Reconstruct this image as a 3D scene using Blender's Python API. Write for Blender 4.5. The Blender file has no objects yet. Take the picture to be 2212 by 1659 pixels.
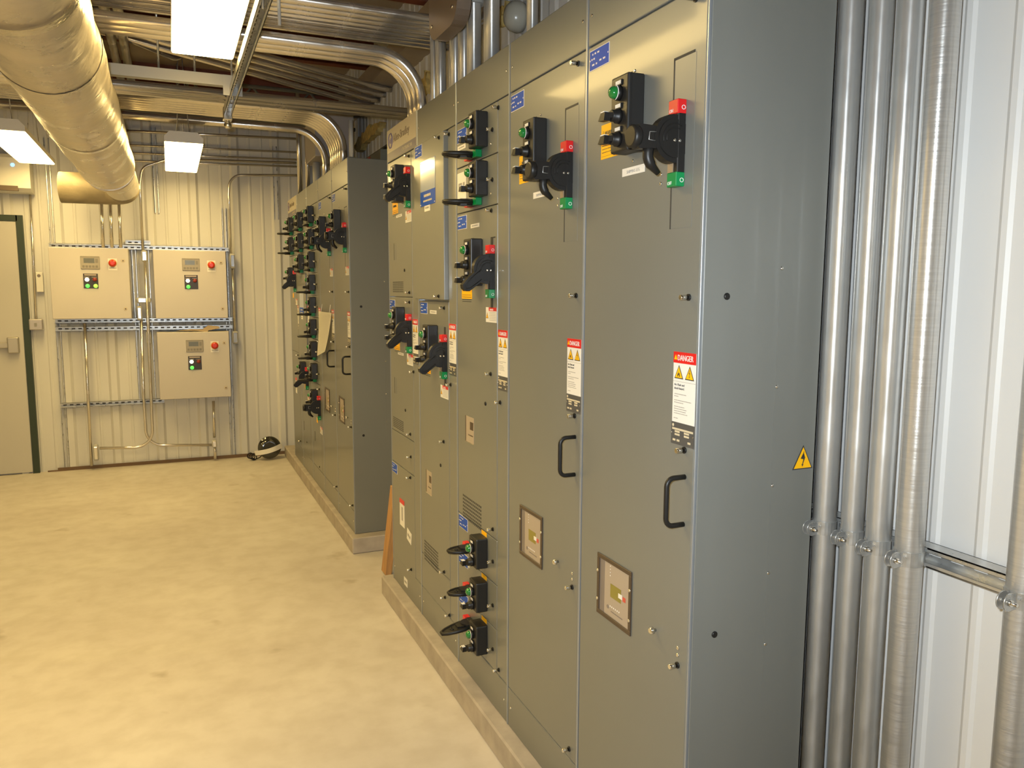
import bpy, bmesh, math, random
from mathutils import Vector, Matrix
random.seed(7)
PI=math.pi
SC=bpy.context.scene
COL=SC.collection
# ---------------------------------------------------------------- camera (solved from the cabinets' known sizes)
CAM=Vector((-1.018,0.0,1.6108)); YAW,PITCH,ROLL,FPX=.4114,.1195,.004,1684.0
W,H=2212,1659
FWD=Vector((math.sin(YAW)*math.cos(PITCH),math.cos(YAW)*math.cos(PITCH),-math.sin(PITCH)))
RT=Vector((math.cos(YAW),-math.sin(YAW),0)); UP=RT.cross(FWD)
RT,UP=(math.cos(ROLL)*RT+math.sin(ROLL)*UP),(-math.sin(ROLL)*RT+math.cos(ROLL)*UP)
cam=bpy.data.cameras.new('camera'); co=bpy.data.objects.new('camera',cam); COL.objects.link(co)
cam.sensor_width=36; cam.lens=FPX/W*36; cam.clip_start=.02; cam.clip_end=60
M3=Matrix((RT,UP,-FWD)).transposed()
co.matrix_world=Matrix.Translation(CAM)@M3.to_4x4()
SC.camera=co
def at(x,y,X=None,Y=None,Z=None):
    """point of a real plane (X, Y or Z const) measured from the photograph"""
    d=FWD+RT*(x-W/2)/FPX-UP*(y-H/2)/FPX
    t=(X-CAM.x)/d.x if X is not None else (Y-CAM.y)/d.y if Y is not None else (Z-CAM.z)/d.z
    return CAM+d*t

# ---------------------------------------------------------------- materials
def mat(name,col,rough=.5,metal=0,spec=.5,noise=0,nscale=20,bump=0,bscale=80,emit=None,es=0,aniso=None,coat=0,col2=None,trans=0,rvar=0):
    m=bpy.data.materials.new(name); m.use_nodes=True; nt=m.node_tree; b=nt.nodes['Principled BSDF']
    b.inputs['Base Color'].default_value=(*col,1); b.inputs['Roughness'].default_value=rough
    b.inputs['Metallic'].default_value=metal; b.inputs['Specular IOR Level'].default_value=spec
    if coat: b.inputs['Coat Weight'].default_value=coat; b.inputs['Coat Roughness'].default_value=.08
    if trans: b.inputs['Transmission Weight'].default_value=trans
    if emit: b.inputs['Emission Color'].default_value=(*emit,1); b.inputs['Emission Strength'].default_value=es
    if noise or bump or rvar:
        tc=nt.nodes.new('ShaderNodeTexCoord'); mp=nt.nodes.new('ShaderNodeMapping'); nt.links.new(tc.outputs['Object'],mp.inputs[0])
        if aniso: mp.inputs['Scale'].default_value=aniso
    if noise or rvar:
        n=nt.nodes.new('ShaderNodeTexNoise'); n.inputs['Scale'].default_value=nscale; n.inputs['Detail'].default_value=5
        nt.links.new(mp.outputs[0],n.inputs['Vector'])
    if noise:
        r=nt.nodes.new('ShaderNodeValToRGB'); r.color_ramp.elements[0].position=.3; r.color_ramp.elements[1].position=.7
        c2=col2 or tuple(max(0,c*(1-noise)) for c in col)
        r.color_ramp.elements[0].color=(*c2,1); r.color_ramp.elements[1].color=(*col,1)
        nt.links.new(n.outputs[0],r.inputs[0]); nt.links.new(r.outputs[0],b.inputs['Base Color'])
    if rvar:
        mr=nt.nodes.new('ShaderNodeMapRange'); mr.inputs[1].default_value=.3; mr.inputs[2].default_value=.7
        mr.inputs[3].default_value=rough-rvar; mr.inputs[4].default_value=rough+rvar
        nt.links.new(n.outputs[0],mr.inputs[0]); nt.links.new(mr.outputs[0],b.inputs['Roughness'])
    if bump:
        n2=nt.nodes.new('ShaderNodeTexNoise'); n2.inputs['Scale'].default_value=bscale; n2.inputs['Detail'].default_value=3
        nt.links.new(mp.outputs[0],n2.inputs['Vector'])
        bp=nt.nodes.new('ShaderNodeBump'); bp.inputs['Strength'].default_value=bump; bp.inputs['Distance'].default_value=.004
        nt.links.new(n2.outputs[0],bp.inputs['Height']); nt.links.new(bp.outputs[0],b.inputs['Normal'])
    return m
PAINT=mat('grey_enamel',(.168,.170,.152),.34,spec=.55,noise=.05,nscale=3,bump=.012,bscale=220,coat=.16)
PAINT_IN=mat('dark_seam',(.05,.05,.05),.5)
BLUEEDGE=mat('bright_flange',(.36,.38,.40),.3,metal=.6)
BLACK=mat('black_plastic',(.016,.015,.014),.42,bump=.06,bscale=500)
BLACKG=mat('black_gloss',(.012,.011,.010),.42,spec=.35)
WHITE=mat('white_label',(.72,.70,.66),.45)
RED=mat('red_plastic',(.62,.012,.012),.35)
GREEN=mat('green_plastic',(.0,.21,.055),.3)
GDOME=mat('green_lens',(.01,.17,.03),.12,coat=.6)
YEL=mat('yellow_sticker',(.90,.46,.004),.5,spec=.3)
INK=mat('dark_ink',(.03,.03,.03),.6)
INKG=mat('grey_ink',(.30,.29,.27),.6)
BLUE=mat('blue_plate',(.014,.075,.46),.5,spec=.2)
DKPLATE=mat('dark_rating_plate',(.10,.10,.10),.35,metal=.3)
CREAM=mat('cream_print',(.55,.48,.33),.5)
CHROME=mat('chrome',(.80,.78,.74),.16,metal=1)
TAN=mat('tan_plastic',(.28,.20,.12),.45)
TAUPE=mat('taupe_plate',(.36,.30,.235),.4)
TAUPED=mat('taupe_strip',(.19,.16,.14),.4)
LCD=mat('olive_lcd',(.24,.20,.035),.3)
BRONZE=mat('bronze_bezel',(.085,.06,.04),.35,metal=.3)
SIGNBG=mat('sign_face',(.40,.355,.27),.4)
SIGNBAND=mat('sign_band',(.13,.115,.15),.4)
BLUETXT=mat('sign_blue',(.14,.12,.28),.5)
ZINC=mat('galvanised_steel',(.62,.62,.60),.32,metal=.75,noise=.25,nscale=30,rvar=.08)
EMT=mat('conduit_steel',(.72,.68,.62),.22,metal=.85,noise=.08,nscale=14,rvar=.06)
RIGID=mat('rigid_conduit_steel',(.74,.74,.72),.33,metal=.72,noise=.12,nscale=22,rvar=.05,aniso=(1,1,.6))
RIGIDR=mat('ridged_conduit_steel',(.72,.71,.68),.34,metal=.72,noise=.12,nscale=12,bump=.12,bscale=14,rvar=.06,aniso=(1,1,24))
for m_ in (RIGID,RIGIDR):   # drawn tube: fine scratches around the circumference stretch highlights along it
    nt=m_.node_tree; b=nt.nodes['Principled BSDF']; tg=nt.nodes.new('ShaderNodeTangent'); tg.direction_type='RADIAL'; tg.axis='Z'
    nt.links.new(tg.outputs[0],b.inputs['Tangent']); b.inputs['Anisotropic'].default_value=.8; b.inputs['Anisotropic Rotation'].default_value=.25
PVC=mat('grey_conduit_hub',(.42,.41,.38),.5)
FOIL=mat('duct_foil_wrap',(.74,.66,.53),.33,metal=.72,noise=.22,nscale=7,bump=1.0,bscale=15,rvar=.12)
FOILT=mat('foil_tape',(.75,.70,.60),.2,metal=1,bump=.6,bscale=60)
FOILD=mat('duct_cloth_wrap',(.34,.28,.18),.6,metal=.2,noise=.3,nscale=9,bump=.5,bscale=30)
WALLM=mat('white_liner_panel',(.62,.61,.585),.45,noise=.05,nscale=2,bump=.01,bscale=30)
INSUL=mat('yellow_insulation',(.62,.46,.16),.95,noise=.4,nscale=30,bump=1.0,bscale=60)
OXIDE=mat('red_oxide_primer',(.17,.045,.02),.7,noise=.3,nscale=6)
DECK=mat('roof_deck',(.34,.28,.21),.7,noise=.2,nscale=4)
CONC=None
def concrete():
    m=bpy.data.materials.new('polished_concrete'); m.use_nodes=True; nt=m.node_tree; b=nt.nodes['Principled BSDF']; L=nt.links.new
    tc=nt.nodes.new('ShaderNodeTexCoord')
    n1=nt.nodes.new('ShaderNodeTexNoise'); n1.inputs['Scale'].default_value=1.3; n1.inputs['Detail'].default_value=8; n1.inputs['Roughness'].default_value=.6
    n2=nt.nodes.new('ShaderNodeTexNoise'); n2.inputs['Scale'].default_value=9; n2.inputs['Detail'].default_value=6
    n3=nt.nodes.new('ShaderNodeTexNoise'); n3.inputs['Scale'].default_value=4.2; n3.inputs['Detail'].default_value=3
    for n in (n1,n2,n3): L(tc.outputs['Object'],n.inputs['Vector'])
    r1=nt.nodes.new('ShaderNodeValToRGB'); e=r1.color_ramp.elements; e[0].position=.32; e[0].color=(.50,.455,.40,1); e[1].position=.68; e[1].color=(.60,.56,.50,1)
    r2=nt.nodes.new('ShaderNodeValToRGB'); e=r2.color_ramp.elements; e[0].position=.35; e[0].color=(.90,.89,.87,1); e[1].position=.6; e[1].color=(1,1,1,1)
    r3=nt.nodes.new('ShaderNodeValToRGB'); e=r3.color_ramp.elements; e[0].position=.22; e[0].color=(.72,.68,.62,1); e[1].position=.33; e[1].color=(1,1,1,1)
    L(n1.outputs[0],r1.inputs[0]); L(n2.outputs[0],r2.inputs[0]); L(n3.outputs[0],r3.inputs[0])
    m1=nt.nodes.new('ShaderNodeMix'); m1.data_type='RGBA'; m1.blend_type='MULTIPLY'; m1.inputs[0].default_value=1
    m2=nt.nodes.new('ShaderNodeMix'); m2.data_type='RGBA'; m2.blend_type='MULTIPLY'; m2.inputs[0].default_value=1
    L(r1.outputs[0],m1.inputs[6]); L(r2.outputs[0],m1.inputs[7]); L(m1.outputs[2],m2.inputs[6]); L(r3.outputs[0],m2.inputs[7]); L(m2.outputs[2],b.inputs['Base Color'])
    b.inputs['Roughness'].default_value=.5; b.inputs['Specular IOR Level'].default_value=.35
    return m
CONC=concrete()
PADM=mat('pad_concrete',(.42,.37,.31),.8,noise=.25,nscale=12,bump=.15,bscale=60)
WOOD=mat('pine_board',(.50,.27,.10),.6,noise=.35,nscale=8,aniso=(6,6,.6))
LAMP=(1.0,.715,.265)
LENS=mat('lamp_lens',(.9,.9,.88),.4,emit=LAMP,es=30)
LAMPH=mat('lamp_housing',(.80,.78,.74),.4)
ENCL=mat('cream_enclosure',(.50,.465,.425),.4,noise=.03,nscale=3)
BTNR=mat('red_button',(.50,.03,.01),.3)
LITW=mat('lit_white',(.9,.9,.8),.4,emit=(1,.95,.7),es=3)
LITG=mat('lit_green',(.1,.6,.1),.4,emit=(.10,1,.12),es=1.0)
LITYG=mat('lit_yellow_green',(.3,.6,.1),.4,emit=(.38,1,.08),es=1.1)
LITB=mat('lit_blue',(.1,.3,1),.4,emit=(.12,.45,1),es=5)
DKRED=mat('dark_red_lens',(.22,.02,.01),.3)
DOORM=mat('door_paint',(.50,.48,.44),.45)
FRAMEM=mat('dark_green_frame',(.025,.04,.025),.4)
PLASTICW=mat('white_plastic',(.70,.68,.62),.45)
PAPER=mat('paper',(.80,.77,.70),.8)
BROWNB=mat('brown_bag',(.42,.32,.2),.8)
GLOSSK=mat('gloss_black_dome',(.03,.028,.02),.08,coat=1)

# ---------------------------------------------------------------- geometry helper
class G:
    def __init__(s):
        s.bm=bmesh.new(); s.L=s.bm.faces.layers.int.new('done')
    def box(s,x0,x1,y0,y1,z0,z1,m=0,bev=0,seg=1):
        nb=len(s.bm.faces)
        r=bmesh.ops.create_cube(s.bm,size=1)
        for v in r['verts']:
            v.co=Vector(((x0+x1)/2+v.co.x*(x1-x0),(y0+y1)/2+v.co.y*(y1-y0),(z0+z1)/2+v.co.z*(z1-z0)))
        if bev:
            es=list({e for v in r['verts'] for e in v.link_edges})
            bmesh.ops.bevel(s.bm,geom=es,offset=bev,segments=seg,affect='EDGES',profile=.5)
        return s._done(m)
    def _done(s,m,smooth=False):
        for f in s.bm.faces:
            if not f[s.L]: f.material_index=m; f.smooth=smooth; f[s.L]=1
        return s
    def tube(s,pts,r,m=0,n=12,cap=True,r2=None,closed=False):
        pts=[Vector(p) for p in pts]; N=len(pts); rings=[]
        prev=None
        for i,p in enumerate(pts):
            if closed: t=(pts[(i+1)%N]-pts[i-1]).normalized()
            else:
                a=pts[max(i-1,0)];b=pts[min(i+1,N-1)]
                if 0<i<N-1: t=((p-a).normalized()+(b-p).normalized()).normalized()
                else: t=(b-a).normalized()
            if prev is None:
                u=t.orthogonal().normalized()
            else:
                u=(prev-t*prev.dot(t)); u=u.normalized() if u.length>1e-6 else t.orthogonal().normalized()
            prev=u; w=t.cross(u)
            rr=r[i] if isinstance(r,(list,tuple)) else (r if r2 is None else r+(r2-r)*i/(N-1))
            rings.append([s.bm.verts.new(p+u*math.cos(2*PI*k/n)*rr+w*math.sin(2*PI*k/n)*rr) for k in range(n)])
        R=range(N if closed else N-1)
        for i in R:
            a=rings[i];b=rings[(i+1)%N]
            for k in range(n): s.bm.faces.new((a[k],a[(k+1)%n],b[(k+1)%n],b[k]))
        s._done(m,True)
        if cap and not closed:
            s.bm.faces.new(rings[0][::-1]); s.bm.faces.new(rings[-1])
            s._done(m,False)
        return s
    def cyl(s,p0,p1,r,m=0,n=16,r2=None): return s.tube([p0,p1],r,m,n,True,r2)
    def prism(s,poly,plane,a,b,m=0,smooth=False):
        """extrude a 2-D outline; plane 'xz' along y, 'yz' along x, 'xy' along z"""
        f={'xz':lambda u,v,w:(u,w,v),'yz':lambda u,v,w:(w,u,v),'xy':lambda u,v,w:(u,v,w)}[plane]
        A=[s.bm.verts.new(f(u,v,a)) for u,v in poly]; B=[s.bm.verts.new(f(u,v,b)) for u,v in poly]
        n=len(poly)
        for i in range(n): s.bm.faces.new((A[i],A[(i+1)%n],B[(i+1)%n],B[i]))
        s._done(m,smooth)
        s.bm.faces.new(A[::-1]); s.bm.faces.new(B); s._done(m,False)
        return s
    def lathe(s,prof,c,axis='y',m=0,n=20,sgn=-1):
        """profile of (radius, distance along axis)"""
        c=Vector(c); rings=[]
        for r,h in prof:
            ring=[]
            for k in range(n):
                a=2*PI*k/n; x=r*math.cos(a); y=r*math.sin(a)
                v={'y':Vector((x,sgn*h,y)),'x':Vector((sgn*h,x,y)),'z':Vector((x,y,h))}[axis]
                ring.append(s.bm.verts.new(c+v))
            rings.append(ring)
        for i in range(len(rings)-1):
            for k in range(n): s.bm.faces.new((rings[i][k],rings[i][(k+1)%n],rings[i+1][(k+1)%n],rings[i+1][k]))
        s._done(m,True)
        s.bm.faces.new(rings[0]); s.bm.faces.new(rings[-1]); s._done(m,False)
        return s
    def text(s,t,x,z,size,y=-.0006,m=0,center=False,mx=1.0,d=.0003):
        c=bpy.data.curves.new('t','FONT'); c.body=t; c.size=size; c.extrude=d
        c.resolution_u=2
        if center: c.align_x='CENTER'
        o=bpy.data.objects.new('t',c); me=bpy.data.meshes.new_from_object(o)
        M=Matrix.Translation((x,y,z))@Matrix.Rotation(PI/2,4,'X')@Matrix.Diagonal((mx,1,1,1))
        me.transform(M); s.bm.from_mesh(me); s._done(m,False)
        bpy.data.objects.remove(o); bpy.data.meshes.remove(me); bpy.data.curves.remove(c)
        return s
    def xform(s,M):
        bmesh.ops.transform(s.bm,matrix=M,verts=s.bm.verts); return s
    def mesh(s,name,mats):
        bmesh.ops.recalc_face_normals(s.bm,faces=s.bm.faces)
        me=bpy.data.meshes.new(name); s.bm.faces.layers.int.remove(s.L); s.bm.to_mesh(me); s.bm.free()
        for m in (mats if isinstance(mats,(list,tuple)) else [mats]): me.materials.append(m)
        return me
def fillet(pts,R,n=8):
    pts=[Vector(p) for p in pts]; out=[pts[0]]
    for i in range(1,len(pts)-1):
        p=pts[i]; a=(pts[i-1]-p).normalized(); b=(pts[i+1]-p).normalized()
        r=R[i-1] if isinstance(R,(list,tuple)) else R
        th=a.angle(b); 
        if th>PI-.02: out.append(p); continue
        d=r/math.tan(th/2); c=p+(a+b).normalized()*(r/math.sin(th/2))
        s=(p+a*d)-c; e=(p+b*d)-c; ang=s.angle(e)
        for k in range(n+1):
            t=k/n; out.append(c+(s*math.sin((1-t)*ang)+e*math.sin(t*ang))/math.sin(ang))
    out.append(pts[-1]); return out

# ---------------------------------------------------------------- scene objects
CACHE={}
def mk(key,fn):
    if key not in CACHE: CACHE[key]=fn()
    return CACHE[key]
def obj(name,me,parent=None,loc=(0,0,0),rot=None,label=None,kind=None):
    o=bpy.data.objects.new(name,me); COL.objects.link(o); o.location=loc
    if rot: o.rotation_euler=rot
    if parent: o.parent=parent
    if label: o['label']=label
    if kind: o['kind']=kind
    return o
def tag(o,label,cat,group=None):
    o['label']=label; o['category']=cat
    if group: o['group']=group
    return o
def thing(name,label,cat,loc=(0,0,0),rz=0,group=None):
    o=obj(name,None,loc=loc,rot=(0,0,rz)); o.empty_display_size=.1
    return tag(o,label,cat,group)
def struct(name,me,loc=(0,0,0)): return obj(name,me,loc=loc,kind='structure')

# ================================================================ setting
XW,YW,ZC,XL,YB=.452,7.85,3.45,-4.2,-2.6
struct('floor',G().box(XL-.1,XW+.1,YB-.1,YW+.1,-.1,0).mesh('floor',CONC))
def ribwall(L,Ht,pitch,off,h=.022,m=WALLM):
    """ribbed liner panel: major trapezoid ribs with two minor swages between, drawn in x (length), y (out = -y), z"""
    xs=[(0,0)]; k=0; x=off
    while x<L+.2:
        if x>.06: xs+=[(x-.045,0),(x-.024,h),(x+.024,h),(x+.045,0)]
        for f in (.36,.66):
            q=x+pitch*f; xs+=[(q-.014,0),(q-.006,.0045),(q+.006,.0045),(q+.014,0)]
        x+=pitch
    xs=[p for p in xs if 0<=p[0]<=L]+[(L,0)]
    g=G(); A=[g.bm.verts.new((x,-o,0)) for x,o in xs]; B=[g.bm.verts.new((x,-o,Ht)) for x,o in xs]
    for i in range(len(xs)-1): g.bm.faces.new((A[i],A[i+1],B[i+1],B[i]))
    g._done(0); g.box(0,L,.002,.10,0,Ht)
    return g.mesh('wall',m)
# far wall: width from XL to XW, faces -y
o=struct('wall_far',ribwall(XW-XL,ZC,.365,.13),(XL,YW,0))
# right wall: faces -x
o=struct('wall_right',ribwall(YW-YB,ZC,.345,.055,h=.007),(XW,YW,0)); o.rotation_euler=(0,0,-PI/2)
o=struct('wall_left',ribwall(YW-YB,ZC,.365,.1),(XL,YB,0)); o.rotation_euler=(0,0,PI/2)
o=struct('wall_rear',ribwall(XW-XL,ZC,.365,.1),(XW,YB,0)); o.rotation_euler=(0,0,PI)
struct('ceiling',G().box(XL,XW,YB,YW,ZC,ZC+.1).mesh('ceiling',DECK))
# roof purlins: red oxide Z-sections running across the room
n=0
for yy in (1.6,3.05,4.5,5.95,7.3):
    n+=1
    g=G().box(XL,XW,yy-.004,yy+.004,ZC-.22,ZC).box(XL,XW,yy-.07,yy,ZC-.225,ZC-.217).box(XL,XW,yy,yy+.07,ZC-.008,ZC)
    struct('trim_%d'%n,g.mesh('purlin',OXIDE))
g=G().box(-1.55,-1.35,YB,YW,ZC-.52,ZC-.5).box(-1.55,-1.35,YB,YW,ZC-.24,ZC-.222).box(-1.456,-1.444,YB,YW,ZC-.5,ZC-.24)
struct('trim_6',g.mesh('beam',OXIDE))
# horizontal girt and eave trim along the right wall above the cabinets
g=G().box(XW-.05,XW,2.2,YW,2.60,2.612).box(XW-.012,XW,2.2,YW,2.56,2.60)
struct('trim_7',g.mesh('girt',mat('dark_trim',(.10,.08,.05),.6)))
g=G().box(XW-.09,XW,YB,YW,3.0,3.2).box(XW-.16,XW-.09,YB,YW,3.0,3.01)
struct('trim_8',g.mesh('eave',DECK))
# sill angle at the foot of the far wall
struct('baseboard_far',G().box(at(110,1010,Z=0).x,XW,YW-.03,YW-.022,0,.012).box(-2.0,XW,YW-.026,YW-.0222,0,.03).mesh('sill',mat('rusty_sill',(.16,.10,.06),.8)))

# door in the far wall
dx1=-2.135
g=G()
g.box(dx1-.05,dx1,YW-.04,YW+.01,0,2.225).box(dx1-1.02,dx1-.97,YW-.04,YW+.01,0,2.225).box(dx1-.98,dx1-.04,YW-.04,YW+.01,2.175,2.225)
dr=obj('door_1',g.mesh('door_frame',FRAMEM),kind='structure')
g=G().box(dx1-.968,dx1-.052,YW-.034,YW+.01,.012,2.172,bev=.003)
leaf=obj('door_leaf',g.mesh('door_leaf',DOORM),dr)
g=G().box(dx1-.17,dx1-.085,YW-.085,YW-.023,1.06,1.20,bev=.01,seg=2).box(dx1-.93,dx1-.16,YW-.078,YW-.045,1.105,1.155,bev=.008,seg=2).box(dx1-.95,dx1-.87,YW-.08,YW-.023,1.07,1.19,bev=.01)
obj('panic_bar',g.mesh('panic_bar',mat('bar_metal',(.5,.47,.42),.35,metal=.7)),dr)

# ================================================================ housekeeping pads
o=obj('concrete_pad',G().box(-.052,.428,-2.2,3.945,.0,.1,bev=.006).mesh('pad',PADM)); tag(o,'long raised concrete pad under the nearer row of grey cabinets','concrete pad')
o=obj('concrete_pad',G().box(-.062,.428,4.62,YW-.12,.0,.1,bev=.006).mesh('pad',PADM)); tag(o,'raised concrete pad under the farther row of grey cabinets','concrete pad')

# ================================================================ cabinet components (front faces -y, x to the right, z up)
def m_pilot_box(h):
    g=G().box(-.0375,.0375,-.045,0,0,h,bev=.004,seg=2)
    g.box(-.0385,.0385,-.0355,-.0345,-.0005,h+.0005)
    return g.mesh('pilot_box',BLACK)
def m_pilot_light():
    g=G().lathe([(.017,0),(.017,.008),(.0155,.011)],(0,0,0),m=0)
    g.lathe([(.0145,.010),(.0145,.016),(.0125,.022),(.008,.026),(.003,.0275)],(0,0,0),m=1)
    pts=[(.0165*math.cos(a),-.0125,.0165*math.sin(a)) for a in [(-80+i*16)*PI/180 for i in range(11)]]
    g.tube(pts,.0011,2,6)
    g.prism([(-.013,.017),(.013,.017),(.013,.029),(-.013,.029)],'xz',-.0035,0,0)
    g.prism([(-.011,.019),(.011,.019),(.011,.027),(-.011,.027)],'xz',-.0042,-.0035,2)
    return g.mesh('pilot_light',[BLACKG,GDOME,WHITE])
def m_selector():
    g=G().lathe([(.0165,0),(.0165,.008),(.0135,.010),(.0135,.020),(.012,.022)],(0,0,0),m=0)
    g.prism([(-.0135,-.018),(.010,-.018),(.010,-.022),(-.006,-.034),(-.0135,-.034)],'xy',-.006,.006,0)
    g.prism([(.004,.0065),(-.014,.0065),(-.027,-.010),(.0,-.012)],'xz',-.040,-.024,0)
    g.box(-.015,.0,-.0405,-.029,.0062,.0085,1)
    g.prism([(-.013,.017),(.013,.017),(.013,.029),(-.013,.029)],'xz',-.0035,0,0)
    g.prism([(-.011,.019),(.011,.019),(.011,.027),(-.011,.027)],'xz',-.0042,-.0035,1)
    return g.mesh('selector_knob',[BLACKG,WHITE])
def pilot(root,x,z0,h,nsel,white_edge=False):
    b=obj('pilot_station',mk(('pb',round(h,3)),lambda:m_pilot_box(h)),root,(x,0,z0))
    obj('pilot_light',mk('pl',m_pilot_light),b,(0,-.045,h-.040))
    step=.052
    for i in range(nsel):
        obj('selector_knob',mk('sk',m_selector),b,(0,-.045,h-.040-step*(i+1)))
    return b
def arc(c,r,a0,a1,n=14): return [(c[0]+r*math.cos(math.radians(a0+(a1-a0)*i/n)),c[1]+r*math.sin(math.radians(a0+(a1-a0)*i/n))) for i in range(n+1)]
def m_switch():
    # body: upright bar plus the round lever housing that stands out from the door
    g=G().box(-.017,.017,-.020,0,.028,.152,bev=.002)
    g.prism(arc((-.026,.098),.050,0,360,30)[:-1],'yz',-.010,.014,0)
    g.prism(arc((-.026,.098),.040,0,360,24)[:-1],'yz',.014,.0165,0)
    for r in (.030,.022): g.tube([(.0168,y,z) for y,z in arc((-.026,.098),r,60,200,12)],.0012,0,6)
    for dy in (-.004,.009):
        g.lathe([(.0038,0),(.0034,.0015),(.0015,.002)],(.0165,-.024+dy*1.0,.094),'x',1,10,sgn=1)
    g.box(-.015,.003,-.0225,-.019,.030,.052,2)
    return g.mesh('switch_body',[BLACKG,CHROME,TAN])
def m_cap(t,flip):
    g=G().box(-.0172,.0172,-.0225,0,0,.030,0,bev=.0015)
    g.text(t,-.013,.004,.0105,y=-.0232,m=1,mx=.85)
    s=G().text(t[:1],-.004,.004,.014,y=0,m=1)
    s.xform(Matrix.Translation((.0178,-.010,.004))@Matrix.Rotation(PI/2,4,'Z'))
    me=s.mesh('t',[WHITE]); g.bm.from_mesh(me); g._done(1); bpy.data.meshes.remove(me)
    return g.mesh('cap',[RED if flip else GREEN,WHITE])
def m_lever(hook):
    g=G()
    if hook:
        g.prism([(.02,-.020),(.02,.020),(-.030,.019),(-.055,.023),(-.085,.024),(-.090,.020),(-.090,-.022),(-.085,-.026),(-.060,-.024),(-.035,-.022)],'yz',-.013,.013,0)
        g.lathe([(.021,0),(.024,.004),(.024,.016),(.019,.019)],(0,-.083,-.001),'y',0,20)
        g.tube([(.0132,-.046,.010),(.0132,-.062,.009),(.0132,-.064,-.007),(.0132,-.048,-.008)],.0010,1,6)
        pts=fillet([(0,-.055,-.012),(0,-.058,-.048),(0,-.030,-.072)],.03,6)
        g.tube(pts,[.013]+[.0115]*(len(pts)-3)+[.009,.006],0,10)
    else:
        g.prism([(.02,-.016),(.02,.018),(-.020,.022),(-.075,.020),(-.104,.014),(-.110,.004),(-.108,-.010),(-.098,-.018),(-.040,-.020)],'yz',-.013,.013,0)
        g.tube([(.0135,y,z) for y,z in ((-.02,.014),(-.07,.013),(-.097,.008),(-.101,-.004),(-.09,-.011),(-.04,-.013))],.0013,0,6)
    return g.mesh('lever',[BLACKG,ZINC])
def switch(root,x,z0,state):
    """disconnect switch; z0 = bottom of the green cap"""
    b=obj('disconnect_switch',mk('sw',m_switch),root,(x,0,z0))
    obj('red_cap',mk('rc',lambda:m_cap('ON',True)),b,(0,0,.150),label='red cap of the switch')
    obj('green_cap',mk('gc',lambda:m_cap('OFF',False)),b,(0,0,0),label='green cap of the switch')
    if state=='out': obj('lever',mk('lvh',lambda:m_lever(True)),b,(0,-.026,.098))
    else: obj('lever',mk('lv',lambda:m_lever(False)),b,(.004,-.026,.098),(math.radians(38),0,0))
    return b
def m_small_base():
    g=G().box(-.075,.045,-.020,0,-.012,.012,0,bev=.002)
    g.box(.012,.0455,-.0235,-.001,-.0125,.0125,1,bev=.001).box(-.0755,-.045,-.0225,-.001,-.0125,.0125,2,bev=.001)
    g.prism(arc((-.016,-.022),.030,0,360,24)[:-1],'xy',-.007,.009,0)
    return g.mesh('small_switch',[BLACKG,GREEN,RED])
def m_small_lever():
    g=G()
    out=[(.026,-.005),(.034,-.03),(.030,-.06),(.020,-.088),(.008,-.104),(-.008,-.104),(-.020,-.088),(-.030,-.06),(-.034,-.03),(-.026,-.005)]
    g.tube([(x,y,0) for x,y in out],.0075,0,8)
    g.prism([(x*.96,y) for x,y in out],'xy',-.0035,.0035,0)
    g.prism([(.020,-.005),(.026,-.03),(.016,-.050),(-.016,-.050),(-.026,-.03),(-.020,-.005)],'xy',-.011,.011,0)
    g.tube([(-.012,-.066,.004),(0,-.072,.004),(.012,-.066,.004)],.0035,0,6)
    return g.mesh('small_lever',[BLACKG])
def small_switch(root,x,z,ang=0,tilt=0):
    b=obj('disconnect_switch',mk('ssw',m_small_base),root,(x,0,z))
    obj('lever',mk('slv',m_small_lever),b,(-.016,-.014,.0),(tilt,0,ang))
    return b
def m_latch():
    g=G().lathe([(.0075,0),(.0075,.003)],(0,0,0),m=1,n=14).lathe([(.0048,.003),(.0048,.008),(.0060,.009),(.0060,.022),(.0052,.023)],(0,0,0),m=0,n=14)
    return g.mesh('latch',[CHROME,BLACKG])
def latch(root,x,z): return obj('latch_knob',mk('la',m_latch),root,(x,0,z))
def screw(root,x,z,s=1.0): return obj('screw',mk(('sc',s),lambda:G().lathe([(.0045*s,0),(.0040*s,.0015),(.002*s,.0026)],(0,0,0),n=10).mesh('screw',[CHROME])),root,(x,0,z))
def hole(root,x,z): return obj('grommet',mk('hole',lambda:G().lathe([(.0075,0),(.0075,.002),(.005,.0035)],(0,0,0),n=12).mesh('grommet',[BLACKG])),root,(x,0,z))
def dashes(g,x0,x1,z,h,m,y=-.0009,seed=1,gap=.25):
    rnd=random.Random(seed); x=x0
    while x<x1-h*.5:
        w=min(h*rnd.uniform(.8,3.2),x1-x); g.box(x,x+w,y,y+.0004,z,z+h,m); x+=w+h*gap*rnd.uniform(1,2.2)
def m_blue(w=.098,h=.050):
    g=G().box(0,w,-.0008,0,0,h,1).box(.0012,w-.0022,-.0013,-.0007,.0018,h-.0018,0)
    for k,(a,b,zz) in enumerate([(.14,.50,.74),(.10,.34,.50),(.52,.9,.30),(.14,.40,.22)]): dashes(g,w*a,w*b,h*zz,h*.085,1,y=-.0016,seed=k+3,gap=.9)
    g.box(w*.02,w*.05,-.0018,-.0012,h*.48,h*.56,1).box(w*.93,w*.96,-.0018,-.0012,h*.48,h*.56,1)
    return g.mesh('nameplate',[BLUE,WHITE])
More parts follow.
